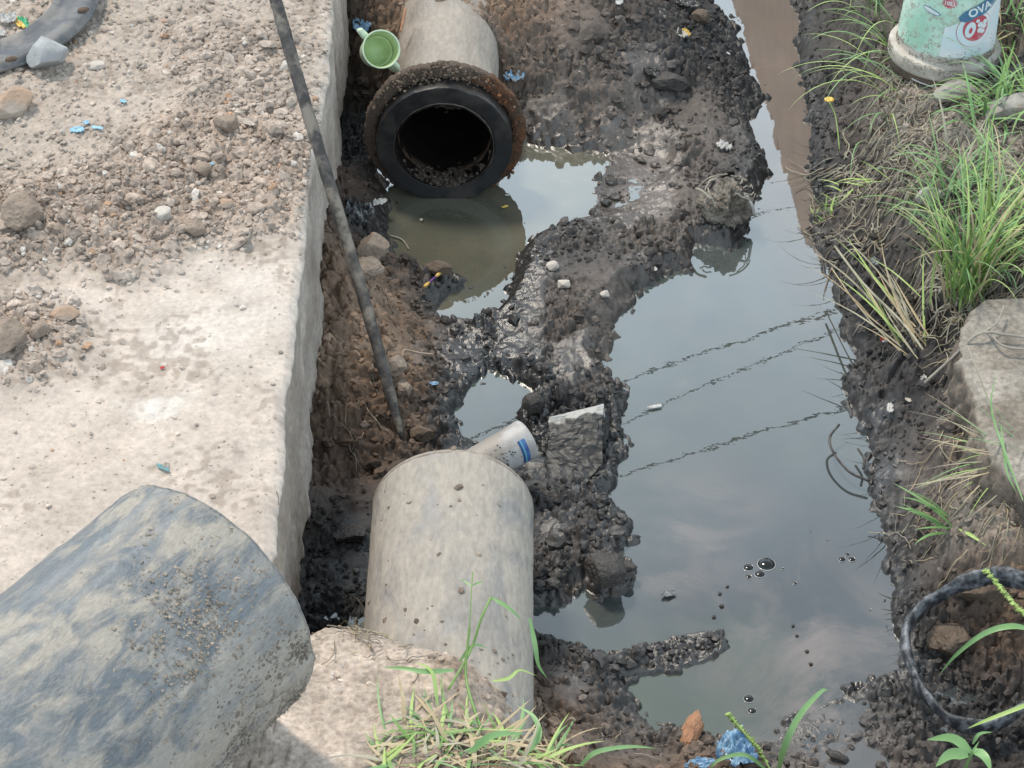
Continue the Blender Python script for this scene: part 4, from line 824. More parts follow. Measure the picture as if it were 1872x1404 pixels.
rock('rock', 1690, 1300, (.030, .026, .022), M['clod_mud'], 'mud lump under the lower curve of the rubber hoop', 'mud lump', 64, .8, .4, rough=.1)
# slab fragment beside the white pipe
bkp = [P(1008, 762, .09), P(1102, 738, .10), P(1104, 770, .10), P(1098, 850, .045), P(1068, 885, .03), P(1003, 885, .03), P(1000, 820, .05)]
bm = bmesh.new(); top = [bm.verts.new(p) for p in bkp]; bot = [bm.verts.new((p.x, p.y, -.03)) for p in bkp]
bm.faces.new(top); bm.faces.new(bot[::-1])
for i in range(7): bm.faces.new((top[i], bot[i], bot[(i + 1) % 7], top[(i + 1) % 7]))
bmesh.ops.recalc_face_normals(bm, faces=bm.faces); bmesh.ops.triangulate(bm, faces=bm.faces)
for _ in range(4): bmesh.ops.subdivide_edges(bm, edges=bm.edges, cuts=1, use_grid_fill=True)
a = np.array([v.co[:] for v in bm.verts]); k = .012 * fbm(a[:, 0] * 25 + a[:, 2] * 20, a[:, 1] * 25 - a[:, 2] * 11, 5, 5, .6); 
for v, d in zip(bm.verts, k): v.co += Vector((d, -d, d))
m, nt_, b = new_mat('slab_fragment'); t = nt_.nodes.new('ShaderNodeTexCoord'); n = noise(nt_, 10, 5, .6); sp = nt_.nodes.new('ShaderNodeSeparateXYZ'); nt_.links.new(t.outputs['Object'], sp.inputs[0])
ma = nt_.nodes.new('ShaderNodeMath'); ma.operation = 'MULTIPLY_ADD'; nt_.links.new(n.outputs[0], ma.inputs[0]); ma.inputs[1].default_value = .12; nt_.links.new(sp.outputs[1], ma.inputs[2])
r = ramp(nt_, ma.outputs[0], [(0, 0.), (1, 1.)]); y0 = P(1050, 775, .1).y + .06
mr = nt_.nodes.new('ShaderNodeMapRange'); nt_.links.new(ma.outputs[0], mr.inputs[0]); mr.inputs[1].default_value = y0 + .036; mr.inputs[2].default_value = y0 + .046
n2 = noise(nt_, 40, 6, .6); r2 = ramp(nt_, n2.outputs[0], [(.35, (.014, .015, .016)), (.7, (.038, .037, .036))])
c = mixc(nt_, mr.outputs[0], r2.outputs[0], (.36, .355, .335)); nt_.links.new(c.outputs[2], b.inputs['Base Color']); b.inputs['Roughness'].default_value = .5; bump(nt_, b, n2.outputs[0], .5, .005)
me = bpy.data.meshes.new('slab_fragment'); bm.to_mesh(me); bm.free(); me.materials.append(m); o = bpy.data.objects.new('slab_fragment', me); COL.objects.link(o)
tag(o, 'mud covered flat stone slab with a pale top edge right of the white branch pipe', 'stone slab')
# rooty clump at the channel edge
p = at(1325, 395); cl = empty('soil_clump', p[:]); tag(cl, 'ball of grey soil bound with pale roots at the left edge of the channel', 'soil clump')
V, F = rockmesh(71, (.084, .072, .070), 5, 10, .30); o = mk('clump_body', [Vector(v) + Vector((p.x, p.y, .088)) for v in V], F, simple('clump_soil', (.30, .265, .22), (.11, .09, .075), .85, 26, 1., .012, .42, .6), cl, smooth=False)
mb = MB()
rg = random.Random(3)
for _ in range(15):
    a = rg.uniform(0, 6.28); e = rg.uniform(.1, 1.3); c0 = Vector((p.x, p.y, .09)); pp = []
    for i in range(7):
        pp.append(c0 + Vector((.092 * math.cos(a) * math.cos(e), .08 * math.sin(a) * math.cos(e), .078 * math.sin(e)))); a += rg.uniform(.02, .2); e += rg.uniform(-.14, .02)
    mb.add(*tube(spline(pp, 3), .0016 + rg.random() * .0012, 5))
mb.build('roots', M['rootg'], cl)
V, F = tube(spline([P(1272, 345, .14), P(1285, 350, .15), P(1300, 365, .14)], 4), .004, 6); mk('root', V, F, M['rootg'], cl)
V, F = tube(spline([P(1340, 345, .12), P(1362, 355, .12), P(1375, 375, .10), P(1378, 392, .05)], 4), .0045, 6); mk('root', V, F, M['white_pl'], cl)

# right bank concrete ledge
def ledge(name, ep, zt, zb_, inner, label):
    e = Pa([(x, y, zt) for x, y in ep])[::-1]; yy = np.linspace(e[0, 1], e[-1, 1], 170); xe = np.interp(yy, e[:, 1], e[:, 0]) + .022 * fbm(yy * 16, yy * 0 + 2, 33, 5, .6)
    tt = np.concatenate([np.linspace(inner, .02, 60), [.012, .006, 0]]); Xt = xe[:, None] + tt[None]; Yt = np.repeat(yy[:, None], len(tt), 1)
    Zt = zt + .012 * fbm(Xt * 7, Yt * 7, 34, 5, .6) + .004 * fbm(Xt * 45, Yt * 45, 35, 3) - .006 * np.clip(1 - tt / .012, 0, 1)[None] ** 2
    f = np.linspace(0, 1, 40)[1:]; fy_ = yy[:, None] + 0 * f[None]; ff = f[None] + 0 * yy[:, None]
    Xf = xe[:, None] - .01 * f[None] + .026 * fbm(fy_ * 18, ff * 4, 36, 5, .6) - .02 * clod(fy_, ff * .25, .05, 37) * sstep(0, .15, ff); Zf = Zt[:, -1:] + (zb_ - Zt[:, -1:]) * f[None]; Yf = fy_
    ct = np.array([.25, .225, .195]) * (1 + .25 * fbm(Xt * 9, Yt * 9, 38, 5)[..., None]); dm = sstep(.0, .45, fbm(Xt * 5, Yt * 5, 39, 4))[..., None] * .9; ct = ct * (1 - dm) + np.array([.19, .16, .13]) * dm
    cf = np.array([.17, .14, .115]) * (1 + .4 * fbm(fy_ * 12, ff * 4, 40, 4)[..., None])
    X_ = np.concatenate([Xt, Xf], 1); Y_ = np.concatenate([Yt, Yf], 1); Z_ = np.concatenate([Zt, Zf], 1); c_ = np.concatenate([ct, cf], 1)
    o = grid_mesh(name, X_[:, ::-1], Y_[:, ::-1], Z_[:, ::-1], M['soil'], c_[:, ::-1], np.zeros(X_.shape))
    o.data.flip_normals(); return tag(o, label, 'concrete ledge')
ledge('concrete_ledge', [(1800, 545), (1772, 575), (1758, 600), (1762, 640), (1772, 690), (1788, 735), (1790, 780), (1812, 825), (1845, 862), (1890, 900), (1960, 940), (2100, 960)], .345, -.05, .8, 'grey broken concrete ledge at the right edge under the grass tuft')

# ---------------------------------------------------------------- rubber ring on the slab (top left)
rc = P(-60, 0, .545); rr = empty('rubber_ring', (rc.x, rc.y, .52)); tag(rr, 'muddy grey rubber tyre ring lying on the slab at the top left', 'rubber ring')
V, F = lathe([(.258, -.004), (.262, .006), (.270, .010), (.284, .002), (.30, .001), (.325, .003), (.345, .010), (.372, .009), (.379, .004), (.380, -.006), (.388, -.009), (.386, -.020), (.26, -.020)], 220)
a = np.array(V); an = np.arctan2(a[:, 1], a[:, 0]); rd = np.hypot(a[:, 0], a[:, 1]); kk = .006 * fbm(an * 3, rd * 12, 4, 4); a[:, 2] += kk + .012 * np.sin(an * 2 + 1); a[:, :2] *= (1 + .008 * fbm(an * 4, an * 0, 7, 3))[:, None]
Tr = Matrix.Translation(rc + Vector((0, 0, .008))); mk('ring_body', xf(a, Tr), F, M['rubber'], rr)
M['hole'] = simple('mud_and_hole_shade', (.13, .085, .06), (.06, .04, .03), .95, 60)  # mud-brown discs; dark colour stands in for shade inside the holes
for px, py in [(20, 107), (152, 17)]:
    q = P(px, py, .572); V, F = lathe([(.0001, .003), (.012, .002), (.0135, -.004), (.0001, -.006)], 20, False); o = mk('bolt_hole', [Matrix.Translation(q) @ Matrix.Rotation(.4, 4, 'Z') @ Matrix.Diagonal((1.3, .8, 1, 1)) @ Vector(v) for v in V], F, M['hole'], rr)

# ---------------------------------------------------------------- rubber hoop (bottom right)
hp = [(1872,1060,.235),(1835,1050,.22),(1790,1054,.20),(1742,1072,.17),(1695,1102,.13),(1665,1132,.12),(1655,1165,.115),(1662,1210,.11),(1686,1262,.105),(1718,1300,.10),(1752,1322,.10),(1800,1328,.10),(1842,1312,.10),(1885,1280,.13),(1950,1220,.18),(1975,1160,.22),(1940,1090,.24)]
hpw = [P(*q) for q in hp]; n = len(hpw); loop = []
for i in range(n):
    a_, b_, c_, d_ = hpw[i - 1], hpw[i], hpw[(i + 1) % n], hpw[(i + 2) % n]
    for k in range(14):
        t = k / 14; loop.append(.5 * ((2 * b_) + (c_ - a_) * t + (2 * a_ - 5 * b_ + 4 * c_ - d_) * t * t + (3 * b_ - 3 * c_ + d_ - a_) * t ** 3))
cen = sum(loop, Vector()) / len(loop); V = []; F = []; m_ = len(loop); prof = [(-.010, .020), (-.004, .026), (.004, .022), (.010, .010), (.013, -.010), (.008, -.026), (0, -.034), (-.008, -.028), (-.010, -.008), (-.013, .006)]
for i, p in enumerate(loop):
    out = (p - cen); out.z = 0; out.normalize(); w_ = .82 + .12 * math.sin(i * .09) + .08 * math.sin(i * .23)
    for j, (o_, z_) in enumerate(prof):
        wr = .0008 * math.sin(i * 1.7 + j * 2.1) + .0012 * math.sin(i * .31 + j * 1.3); V.append(p + out * (o_ * w_ + wr + .3 * z_ * .5) + Vector((0, 0, z_ * w_ + wr)))
k = len(prof)
for i in range(m_):
    j = (i + 1) % m_
    for q in range(k): F.append((i * k + q, i * k + (q + 1) % k, j * k + (q + 1) % k, j * k + q))
o = mk('rubber_hoop', V, F, M['strap']); tag(o, 'faded black rubber hoop half sunk in mud at the bottom right', 'rubber hoop')

# ---------------------------------------------------------------- crumpled litter
def sheet(name, px, py, w_, h_, mat, label, cat, seed, rot=0, amp=.3, z=None, n=26, tilt=0, mats=None, shape=None, thick=.0006, lift=.004):
    r = random.Random(seed); p = at(px, py) if z is None else P(px, py, z); X_, Y_ = np.meshgrid(np.linspace(-1, 1, n), np.linspace(-1, 1, n))
    rd = np.maximum(np.abs(X_), np.abs(Y_)); ang = np.arctan2(Y_, X_); irr = 1 + .28 * fbm(ang * 1.6 + seed, ang * 0 + seed, seed, 3)
    Z_ = np.abs(fbm(X_ * 2.2 + seed, Y_ * 2.2, seed, 4, .6)) * amp; f1, f2, _ = worley(X_ * 2.3 + seed, Y_ * 2.3, seed + 3); Z_ = Z_ + amp * .5 * f1
    rr_ = np.hypot(X_, Y_) + 1e-6; cx_ = X_ / rr_ * rd * irr; cy_ = Y_ / rr_ * rd * irr
    S_ = min(w_, h_)
    V1 = [(cx_.flat[i] * w_ / 2, cy_.flat[i] * h_ / 2, Z_.flat[i] * S_ + lift) for i in range(n * n)]; V2 = [(a, b, c - thick) for a, b, c in V1]
    F = [];
    for j in range(n - 1):
        for i in range(n - 1): q = j * n + i; F.append((q, q + 1, q + n + 1, q + n)); F.append((q + n * n, q + n + n * n, q + n + 1 + n * n, q + 1 + n * n))
    bd = list(range(n)) + [j * n + n - 1 for j in range(1, n)] + [(n - 1) * n + i for i in range(n - 2, -1, -1)] + [j * n for j in range(n - 2, 0, -1)]
    for a, b in zip(bd, bd[1:] + bd[:1]): F.append((a, a + n * n, b + n * n, b))
    T = Matrix.Translation(p) @ Matrix.Rotation(rot, 4, 'Z') @ Matrix.Rotation(tilt, 4, 'X'); o = mk(name, xf(V1 + V2, T), F, mat)
    if mats:
        for m in mats: o.data.materials.append(m)
        idx = [];
        for f in o.data.polygons:
            c = T.inverted() @ f.center; idx.append(shape(c.x / w_ * 2, c.y / h_ * 2))
        o.data.polygons.foreach_set('material_index', idx)
    return tag(o, label, cat)
sheet('snack_packet', 40, 45, .075, .038, M['green_pl'], 'green and yellow snack packet inside the grey rubber ring', 'packet', 3, -.95, .35, mats=[M['yellow_pl']], shape=lambda x, y: 1 if y < -.05 + .1 * math.sin(x * 5) else 0)
sheet('plastic_wrap', 14, 40, .055, .05, M['white_pl'], 'crumpled clear white wrapper beside the green packet', 'wrapper', 4, .3, .45)
sheet('plastic_wrap', 3, 66, .03, .04, M['white_pl'], 'white wrapper scrap at the left edge below the packet', 'wrapper', 5, .3, .4)
sheet('plastic_scrap', 142, 240, .040, .026, M['blue_pl'], 'largest torn light blue plastic scrap on the slab', 'plastic scrap', 6, .2, .3)
sheet('plastic_scrap', 178, 236, .034, .014, M['blue_pl'], 'narrow light blue scrap right of the largest one', 'plastic scrap', 7, -.25, .3)
sheet('plastic_scrap', 158, 228, .022, .016, M['blue_pl'], 'little light blue scrap touching the top of the largest one', 'plastic scrap', 8, .4, .3)
sheet('plastic_scrap', 226, 188, .022, .012, M['blue_pl'], 'light blue scrap lying farthest up the slab', 'plastic scrap', 9, -.6, .3)
sheet('plastic_scrap', 388, 302, .015, .012, M['blue_pl'], 'tiny light blue scrap among the rubble', 'plastic scrap', 10, .5, .3)
sheet('plastic_scrap', 298, 860, .040, .013, M['teal'], 'teal plastic sliver on the pale slab above the large pipe', 'plastic sliver', 11, -.65, .3)
sheet('paper_scrap', 450, 228, .060, .022, M['stone_pale'], 'white crumpled scrap beside the brown clod on the slab', 'paper scrap', 12, -.5, .35)
sheet('plastic_scrap', 297, 675, .012, .009, M['red_pl'], 'tiny red scrap on the pale slab', 'plastic scrap', 13, .5, .3)
sheet('plastic_bag', 940, 150, .065, .05, M['bluedk_pl'], 'small crumpled blue plastic bag on the mud right of the flange', 'plastic bag', 14, .1, .55, mats=[M['grey_pl']], shape=lambda x, y: 1 if math.sin(x * 6 + y * 5) > .3 else 0)
sheet('plastic_bag', 662, 52, .055, .08, M['bluedk_pl'], 'dark blue plastic scrap left of the mug handle', 'plastic bag', 15, .2, .4)
sheet('plastic_bag', 1250, 12, .12, .045, M['black_pl'], 'black plastic sheet buried at the top of the mud bank', 'plastic sheet', 16, -.4, .4)
sheet('plastic_bag', 1190, 140, .06, .05, M['black_pl'], 'black plastic scrap left of the dark smooth stone', 'plastic scrap', 17, -.9, .5)
sheet('paper_scrap', 1324, 274, .052, .040, M['white_pl'], 'crumpled white paper on the mud above the channel', 'paper scrap', 18, -.5, .6)
sheet('yellow_shell', 1250, 70, .040, .045, M['stone_pale'], 'pale yellow crumpled scrap high on the mud bank', 'plastic scrap', 19, .5, .5, mats=[M['yellow_pl']], shape=lambda x, y: 1 if x > .3 else 0)
sheet('plastic_wrap', 688, 375, .058, .026, M['white_pl'], 'white crumpled wrapper at the water edge left of the black ring', 'wrapper', 20, .35, .55)
sheet('plastic_bag', 655, 400, .085, .11, M['black_pl'], 'tangled black plastic bag on the mound below the white wrapper', 'plastic bag', 21, .5, .5, mats=[M['grey_pl']], shape=lambda x, y: 1 if math.sin(x * 9 + y * 7) > .72 else 0)
sheet('plastic_scrap', 794, 706, .026, .014, M['bluedk_pl'], 'small blue scrap in the soil above the lower pipe', 'plastic scrap', 22, .1, .3)
sheet('plastic_scrap', 1197, 745, .042, .012, M['white_pl'], 'white sliver floating on the channel', 'plastic sliver', 23, .25, .25, z=.002)
sheet('plastic_scrap', 1222, 1088, .038, .020, M['grey_pl'], 'whitish feather like scrap floating near the mud lump', 'plastic scrap', 24, .5, .3, z=.002)
sheet('leaf', 923, 380, .022, .010, M['yellow_pl'], 'curled yellow leaf floating below the black ring', 'leaf', 25, .5, .4, z=.002)
sheet('foam_scrap', 928, 359, .016, .008, M['white_pl'], 'tiny white foam scrap at the ring waterline', 'foam scrap', 26, 0, .4, z=.002)
sheet('foam_scrap', 770, 404, .008, .012, M['stone_pale'], 'pale speck floating in the dark reflection', 'foam scrap', 27, 0, .4, z=.002)
sheet('plastic_scrap', 1617, 625, .024, .022, M['red_pl'], 'small red and white scrap on the right bank', 'plastic scrap', 28, .5, .4, mats=[M['white_pl']], shape=lambda x, y: 1 if y < 0 else 0)
sheet('plastic_scrap', 1685, 695, .022, .056, M['white_pl'], 'tall pale plastic sliver on the right bank by the ledge', 'plastic sliver', 29, -.1, .4)
sheet('plastic_scrap', 1627, 750, .018, .038, M['white_pl'], 'whitish leaf shaped scrap at the right water edge', 'plastic scrap', 30, -.2, .3)
sheet('plastic_scrap', 1660, 736, .016, .022, M['stone_pale'], 'small pinkish scrap beside the whitish leaf shaped scrap', 'plastic scrap', 31, .5, .3)
sheet('plastic_scrap', 1132, 10, .024, .030, M['white_pl'], 'white scrap at the top of the mud bank', 'plastic scrap', 32, .1, .5)
sheet('plastic_scrap', 1197, 495, .012, .020, M['white_pl'], 'little white scrap at the tip of the mud by the channel', 'plastic scrap', 33, .1, .4)
sheet('plastic_scrap', 1330, 100, .022, .008, M['white_pl'], 'thin white sliver by the upper channel edge', 'plastic sliver', 34, -.8, .3)
sheet('plastic_bag', 1343, 1385, .092, .10, M['bluedk_pl'], 'crumpled blue plastic bag at the bottom edge', 'plastic bag', 35, .3, .55)
sheet('plastic_bag', 1278, 1400, .07, .03, M['bluedk_pl'], 'strip of blue plastic left of the crumpled blue bag', 'plastic strip', 36, .2, .4)
sheet('plastic_bag', 1600, 485, .04, .035, M['grey_pl'], 'dirty clear plastic caught on the right bank', 'plastic scrap', 37, .6, .5)
V, F = rockmesh(91, (.023, .052, .020), 4, 9, .2); p = at(1265, 1345); o = mk('wood_chip', [Euler((.1, .35, -.45)).to_matrix() @ Vector(v) + p + Vector((0, 0, .02)) for v in V], F, M['wood'], smooth=False); tag(o, 'orange chunk of wood on the mud at the bottom', 'wood chunk')
# sweet wrapper stick: yellow ends, purple middle
A_, B_ = at(776, 531, .012), at(806, 508, .012); tw = empty('toffee_stick', ((A_ + B_) / 2)[:]); tag(tw, 'small purple stick with yellow ends by the dark pool edge', 'plastic stick')
mk('middle', *tube([A_ + (B_ - A_) * t for t in (.3, .5, .68)], [.0026, .0035, .0026], 8), M['purple'], tw)
mk('end_piece', *tube([A_ + (B_ - A_) * t for t in (0, .12, .3)], [.004, .0052, .0028], 8), M['yellow_pl'], tw); mk('end_piece', *tube([A_ + (B_ - A_) * t for t in (.68, .85, 1)], [.0028, .0058, .004], 8), M['yellow_pl'], tw)
rock('clod', 800, 502, (.045, .026, .022), M['clod_brown'], 'brown clod sheltering the purple stick', 'clod', 92, .0, .2)
# bubbles
m, nt_, b = new_mat('bubble'); b.inputs['Base Color'].default_value = (.012, .014, .015, 1); b.inputs['Roughness'].default_value = .12; b.inputs['IOR'].default_value = 1.5; M['bubble'] = m
m, nt_, b = new_mat('bubble_rim'); b.inputs['Base Color'].default_value = (.35, .36, .37, 1); b.inputs['Roughness'].default_value = .1; M['brim'] = m
def bubble(px, py, r, label):
    p = P(px, py, 0); V, F = lathe([(r * math.cos(t), r * .5 * math.sin(t)) for t in np.linspace(-.1, math.pi / 2 - .001, 14)], 32, False)
    bb = empty('bubble', p[:]); mk('film', [Vector(v) + p for v in V], F, M['bubble'], bb)
    V, F = lathe([(r * 1.0, -.0005), (r * 1.10, -.0005), (r * 1.07, .0012), (r * 1.0, .0022)], 32); mk('rim', [Vector(v) + p for v in V], F, M['brim'], bb); tag(bb, label, 'bubble', 'bubbles on the water')
bubble(1401, 1032, .0215, 'largest dark bubble of the big cluster')
bubble(1368, 1038, .0125, 'bubble left of the largest one')
bubble(1389, 1050, .0125, 'bubble directly below the largest one')
bubble(1368, 1055, .008, 'smallest bubble of the big cluster at its lower left')
bubble(1430, 1040, .004, 'tiny lone bubble just right of the big cluster')
bubble(1539, 1023, .009, 'left bubble of the trio near the right bank'); bubble(1557, 1023, .009, 'right bubble of the trio near the right bank'); bubble(1549, 1014, .006, 'top bubble of the trio near the right bank')
bubble(1369, 1278, .012, 'bubble in the shallow water at the bottom'); bubble(1375, 1300, .010, 'bubble below the one in the bottom shallow water'); bubble(1453, 1067, .006, 'lone bubble right of and below the big cluster')
bubble(1481, 971, .003, 'tiny upper bubble in open water'); bubble(1513, 986, .003, 'tiny bubble right of the tiny upper bubble'); bubble(1590, 1115, .003, 'tiny bubble near the rubber hoop')
for k_, (px, py, r_) in enumerate([(1330, 1072, .005), (1316, 1085, .006), (1319, 1108, .007), (1305, 1128, .006), (1450, 1144, .005), (1457, 1162, .005), (1475, 1191, .006), (1482, 1214, .006)]):
    rock('mud_speck', px, py, (r_, r_ * .8, r_ * .8), M['clod_mud'], ['topmost speck of mud in the left floating row', 'second speck of mud in the left floating row', 'third speck of mud in the left floating row', 'lowest speck of mud in the left floating row', 'topmost speck of mud in the right floating row', 'second speck of mud in the right floating row', 'third speck of mud in the right floating row', 'lowest speck of mud in the right floating row'][k_], 'mud speck', 200 + k_, n=2)

# ---------------------------------------------------------------- plants
def blade(base, az, el, Ln, w_, droop, segs=8, kink=0, rg=random):
    V = []; F = []; p = Vector(base); e = el; a = az; st = Ln / segs
    for i in range(segs + 1):
        t = i / segs; d = Vector((math.cos(a) * math.cos(e), math.sin(a) * math.cos(e), math.sin(e))); sd_ = Vector((-math.sin(a), math.cos(a), 0))
        ww = w_ * min(1, .45 + t * 2.2) * (1 - t ** 2.2) + .0003; up_ = d.cross(sd_) * -1
        V += [p - sd_ * ww * .5 + up_ * ww * .18, p, p + sd_ * ww * .5 + up_ * ww * .18]; p = p + d * st; e -= droop / segs * (.5 + t); a += kink / segs
        s0 = surf(p.x, p.y) + .004 if i % 3 == 2 else -1
        if p.z < s0: p.z = s0; e = max(e, -.05)
    for i in range(segs): k = i * 3; F += [(k, k + 1, k + 4, k + 3), (k + 1, k + 2, k + 5, k + 4)]
    return V, F
def pxblade(pts, w_, ns=6):
    "blade through measured points (px, py, z)"
    q = spline([P(*p) for p in pts], ns); V = []; F = []; m_ = len(q)
    for i, p in enumerate(q):
        d = (q[min(i + 1, m_ - 1)] - q[max(i - 1, 0)]).normalized(); c_ = (Vector((0, 0, CAMH)) - p).normalized(); sd_ = d.cross(Vector((.2, -.5, 1))).normalized(); t = i / (m_ - 1)
        ww = w_ * min(1, .4 + t * 2.5) * (1 - t ** 2.6) + .0003; up_ = sd_.cross(d); V += [p - sd_ * ww * .5 + up_ * ww * .15, p, p + sd_ * ww * .5 + up_ * ww * .15]
    for i in range(m_ - 1): k = i * 3; F += [(k, k + 1, k + 4, k + 3), (k + 1, k + 2, k + 5, k + 4)]
    return V, F
def multi(name, groups, label, cat, kind=None, loc=None, group=None):
    "one plant: groups = [(material, MB)] become one mesh with several materials"
    V = []; F = []; idx = []
    for k, (m_, mb) in enumerate(groups): n = len(V); V += mb.V; F += [tuple(i + n for i in f) for f in mb.F]; idx += [k] * len(mb.F)
    o = mk(name, V, F, groups[0][0])
    for m_, _ in groups[1:]: o.data.materials.append(m_)
    o.data.polygons.foreach_set('material_index', idx); return tag(o, label, cat, group, kind)
def tuft(name, bases, n, L_, el, w_, droop, mats, label, cat='grass tuft', seed=1, az=None, spread=.02, segs=8, kind=None, extra=None):
    rg = random.Random(seed); g = [(M[k], MB()) for k in mats]
    for i in range(n):
        bx, by = rg.choice(bases); p = at(bx, by); p = p + Vector((rg.gauss(0, spread), rg.gauss(0, spread), 0)); p.z = surf(p.x, p.y) - .004
        a = rg.uniform(0, 6.283) if az is None else rg.gauss(az[0], az[1])
        rg.choice(g)[1].add(*blade(p, a, rg.uniform(*el), rg.uniform(*L_), rg.uniform(*w_), rg.uniform(*droop), segs, rg.uniform(-.6, .6)))
    if extra: extra(g)
    return multi(name, g, label, cat, kind)
tuft('grass_tuft', [(1765, 548), (1775, 540), (1755, 552)], 95, (.22, .52), (1.1, 1.5), (.004, .009), (.3, 1.7), ['leafg', 'leafl', 'leafl', 'leafb', 'straw'], 'big bright green grass tuft growing behind the concrete ledge', seed=2, spread=.022, segs=12)
tuft('grass_tuft', [(1820, 470), (1850, 500), (1800, 440), (1860, 420)], 110, (.15, .38), (.8, 1.45), (.004, .008), (.4, 2.0), ['leafg', 'leafl', 'leafb', 'straw'], 'green grass clump at the right edge behind the big bright tuft', seed=3, spread=.05, segs=10)
tuft('grass_tuft', [(1730, 360), (1760, 330), (1800, 350), (1700, 390)], 80, (.12, .30), (.6, 1.4), (.004, .008), (.6, 2.0), ['leafb', 'leafg', 'leafb', 'strawg'], 'bluish green grass between the bucket and the big bright tuft', seed=4, spread=.06, segs=9)
tuft('grass_tuft', [(1800, 215), (1830, 180), (1860, 160), (1790, 185), (1850, 200)], 90, (.10, .26), (.4, 1.2), (.005, .011), (.6, 2.0), ['leafb', 'leafg', 'leafb'], 'broad bladed dark grass clump at the foot of the bucket, right side', seed=5, spread=.04, segs=8)
tuft('grass_tuft', [(1840, 60), (1865, 30), (1850, 100), (1865, 10)], 60, (.10, .28), (.5, 1.3), (.004, .008), (.6, 2.0), ['leafb', 'leafg', 'straw'], 'grass clump in the top right corner beyond the bucket', seed=6, spread=.05)
tuft('grass_tuft', [(1620, 70), (1610, 20), (1600, 0), (1630, 110)], 42, (.16, .42), (.7, 1.4), (.004, .008), (.9, 2.2), ['leafb', 'leafl', 'leafg'], 'long arching grass left of the bucket', seed=7, az=(3.5, .9), spread=.03, segs=12)
tuft('grass_tuft', [(1640, 180), (1625, 200), (1600, 150)], 16, (.2, .4), (.7, 1.2), (.004, .007), (1.4, 2.4), ['leafl', 'leafb'], 'thin grass blades drooping below the left side of the bucket', seed=8, az=(3.5, .45), spread=.03, segs=12)
tuft('grass_tuft', [(1880, 842), (1872, 850)], 46, (.14, .36), (.1, .9), (.003, .006), (.2, 1.0), ['strawg', 'straw', 'leafl', 'leafb'], 'half dry grass tuft fanning left at the right edge of the ledge', seed=9, az=(3.3, .55), spread=.02, segs=9)
tuft('grass_tuft', [(1640, 590), (1660, 620), (1680, 640)], 26, (.16, .34), (.15, .7), (.004, .008), (.1, .5), ['strawg', 'strawg', 'leafl', 'straw'], 'bundle of flattened dry stalks on the right bank by the channel', seed=10, az=(2.15, .22), spread=.018, segs=7)
tuft('grass_tuft', [(1540, 350), (1580, 340), (1600, 350)], 16, (.05, .14), (.1, .7), (.004, .007), (.3, 1.2), ['leafl', 'strawg'], 'small pale weed at the right water edge', seed=11, spread=.02, az=(3.2, .9))
tuft('grass_tuft', [(1505, 385), (1520, 375), (1510, 400)], 30, (.02, .06), (.3, 1.2), (.004, .008), (.3, 1.2), ['leafl', 'leafg'], 'tiny bright green sprout at the water edge', seed=12, spread=.015, segs=4)
tuft('grass_tuft', [(1740, 940), (1745, 970)], 9, (.08, .2), (.2, 1.0), (.008, .016), (.4, 1.2), ['leafb', 'leafl'], 'few broad drooping leaves below the half dry tuft', seed=13, az=(3.6, .8), spread=.01)
def cx(g):
    g[1][1].add(*tube(spline([P(880,1335,.5), P(852,1240,.5), P(858,1150,.56), P(864,1045,.62)], 8), [.0032] * 8 + [.0026] * 9 + [.0012] * 8, 6)); g[1][1].add(*tube(spline([P(820,1260,.5), P(860,1190,.52), P(880,1130,.56), P(898,1092,.58)], 8), .0028, 6))
    g[0][1].add(*pxblade([(898,1092,.58), (930,1112,.57), (955,1135,.54)], .009)); g[0][1].add(*pxblade([(862,1072,.6), (848,1062,.6), (843,1064,.6)], .004)); g[0][1].add(*pxblade([(864,1070,.6), (876,1065,.6), (884,1062,.6)], .004))
    g[0][1].add(*pxblade([(968,1130,.5), (978,1180,.46), (984,1215,.42), (1000,1240,.38)], .011)); g[0][1].add(*pxblade([(830,1225,.53), (780,1228,.55), (735,1222,.55), (700,1220,.54)], .012)); g[0][1].add(*pxblade([(840,1210,.5), (865,1180,.52), (892,1185,.5)], .008))
    g[2][1].add(*pxblade([(900,1245,.5), (930,1240,.5), (950,1225,.48), (980,1235,.46)], .007)); g[2][1].add(*pxblade([(800,1290,.5), (790,1230,.55), (760,1210,.56)], .009))
    g[0][1].add(*pxblade([(860,1375,.55), (900,1345,.57), (960,1340,.55)], .016)); g[0][1].add(*pxblade([(960,1380,.5), (985,1345,.52), (975,1310,.53), (945,1290,.53)], .013)); g[0][1].add(*pxblade([(1060,1400,.3), (1090,1375,.32), (1150,1365,.3), (1200,1368,.28)], .011))
tuft('grass_tuft', [(760,1350),(800,1330),(850,1330),(900,1345),(940,1370),(980,1385),(820,1375),(870,1390),(740,1390),(790,1395),(1020,1400),(930,1400),(700,1400)], 230, (.05, .15), (.0, .55), (.004, .011), (.1, 1.0), ['leafb', 'leafg', 'leafl', 'straw', 'straw', 'strawg'], 'trailing grass clump on the dirt over the lower pipe at the bottom centre', seed=14, spread=.022, segs=7, extra=cx)
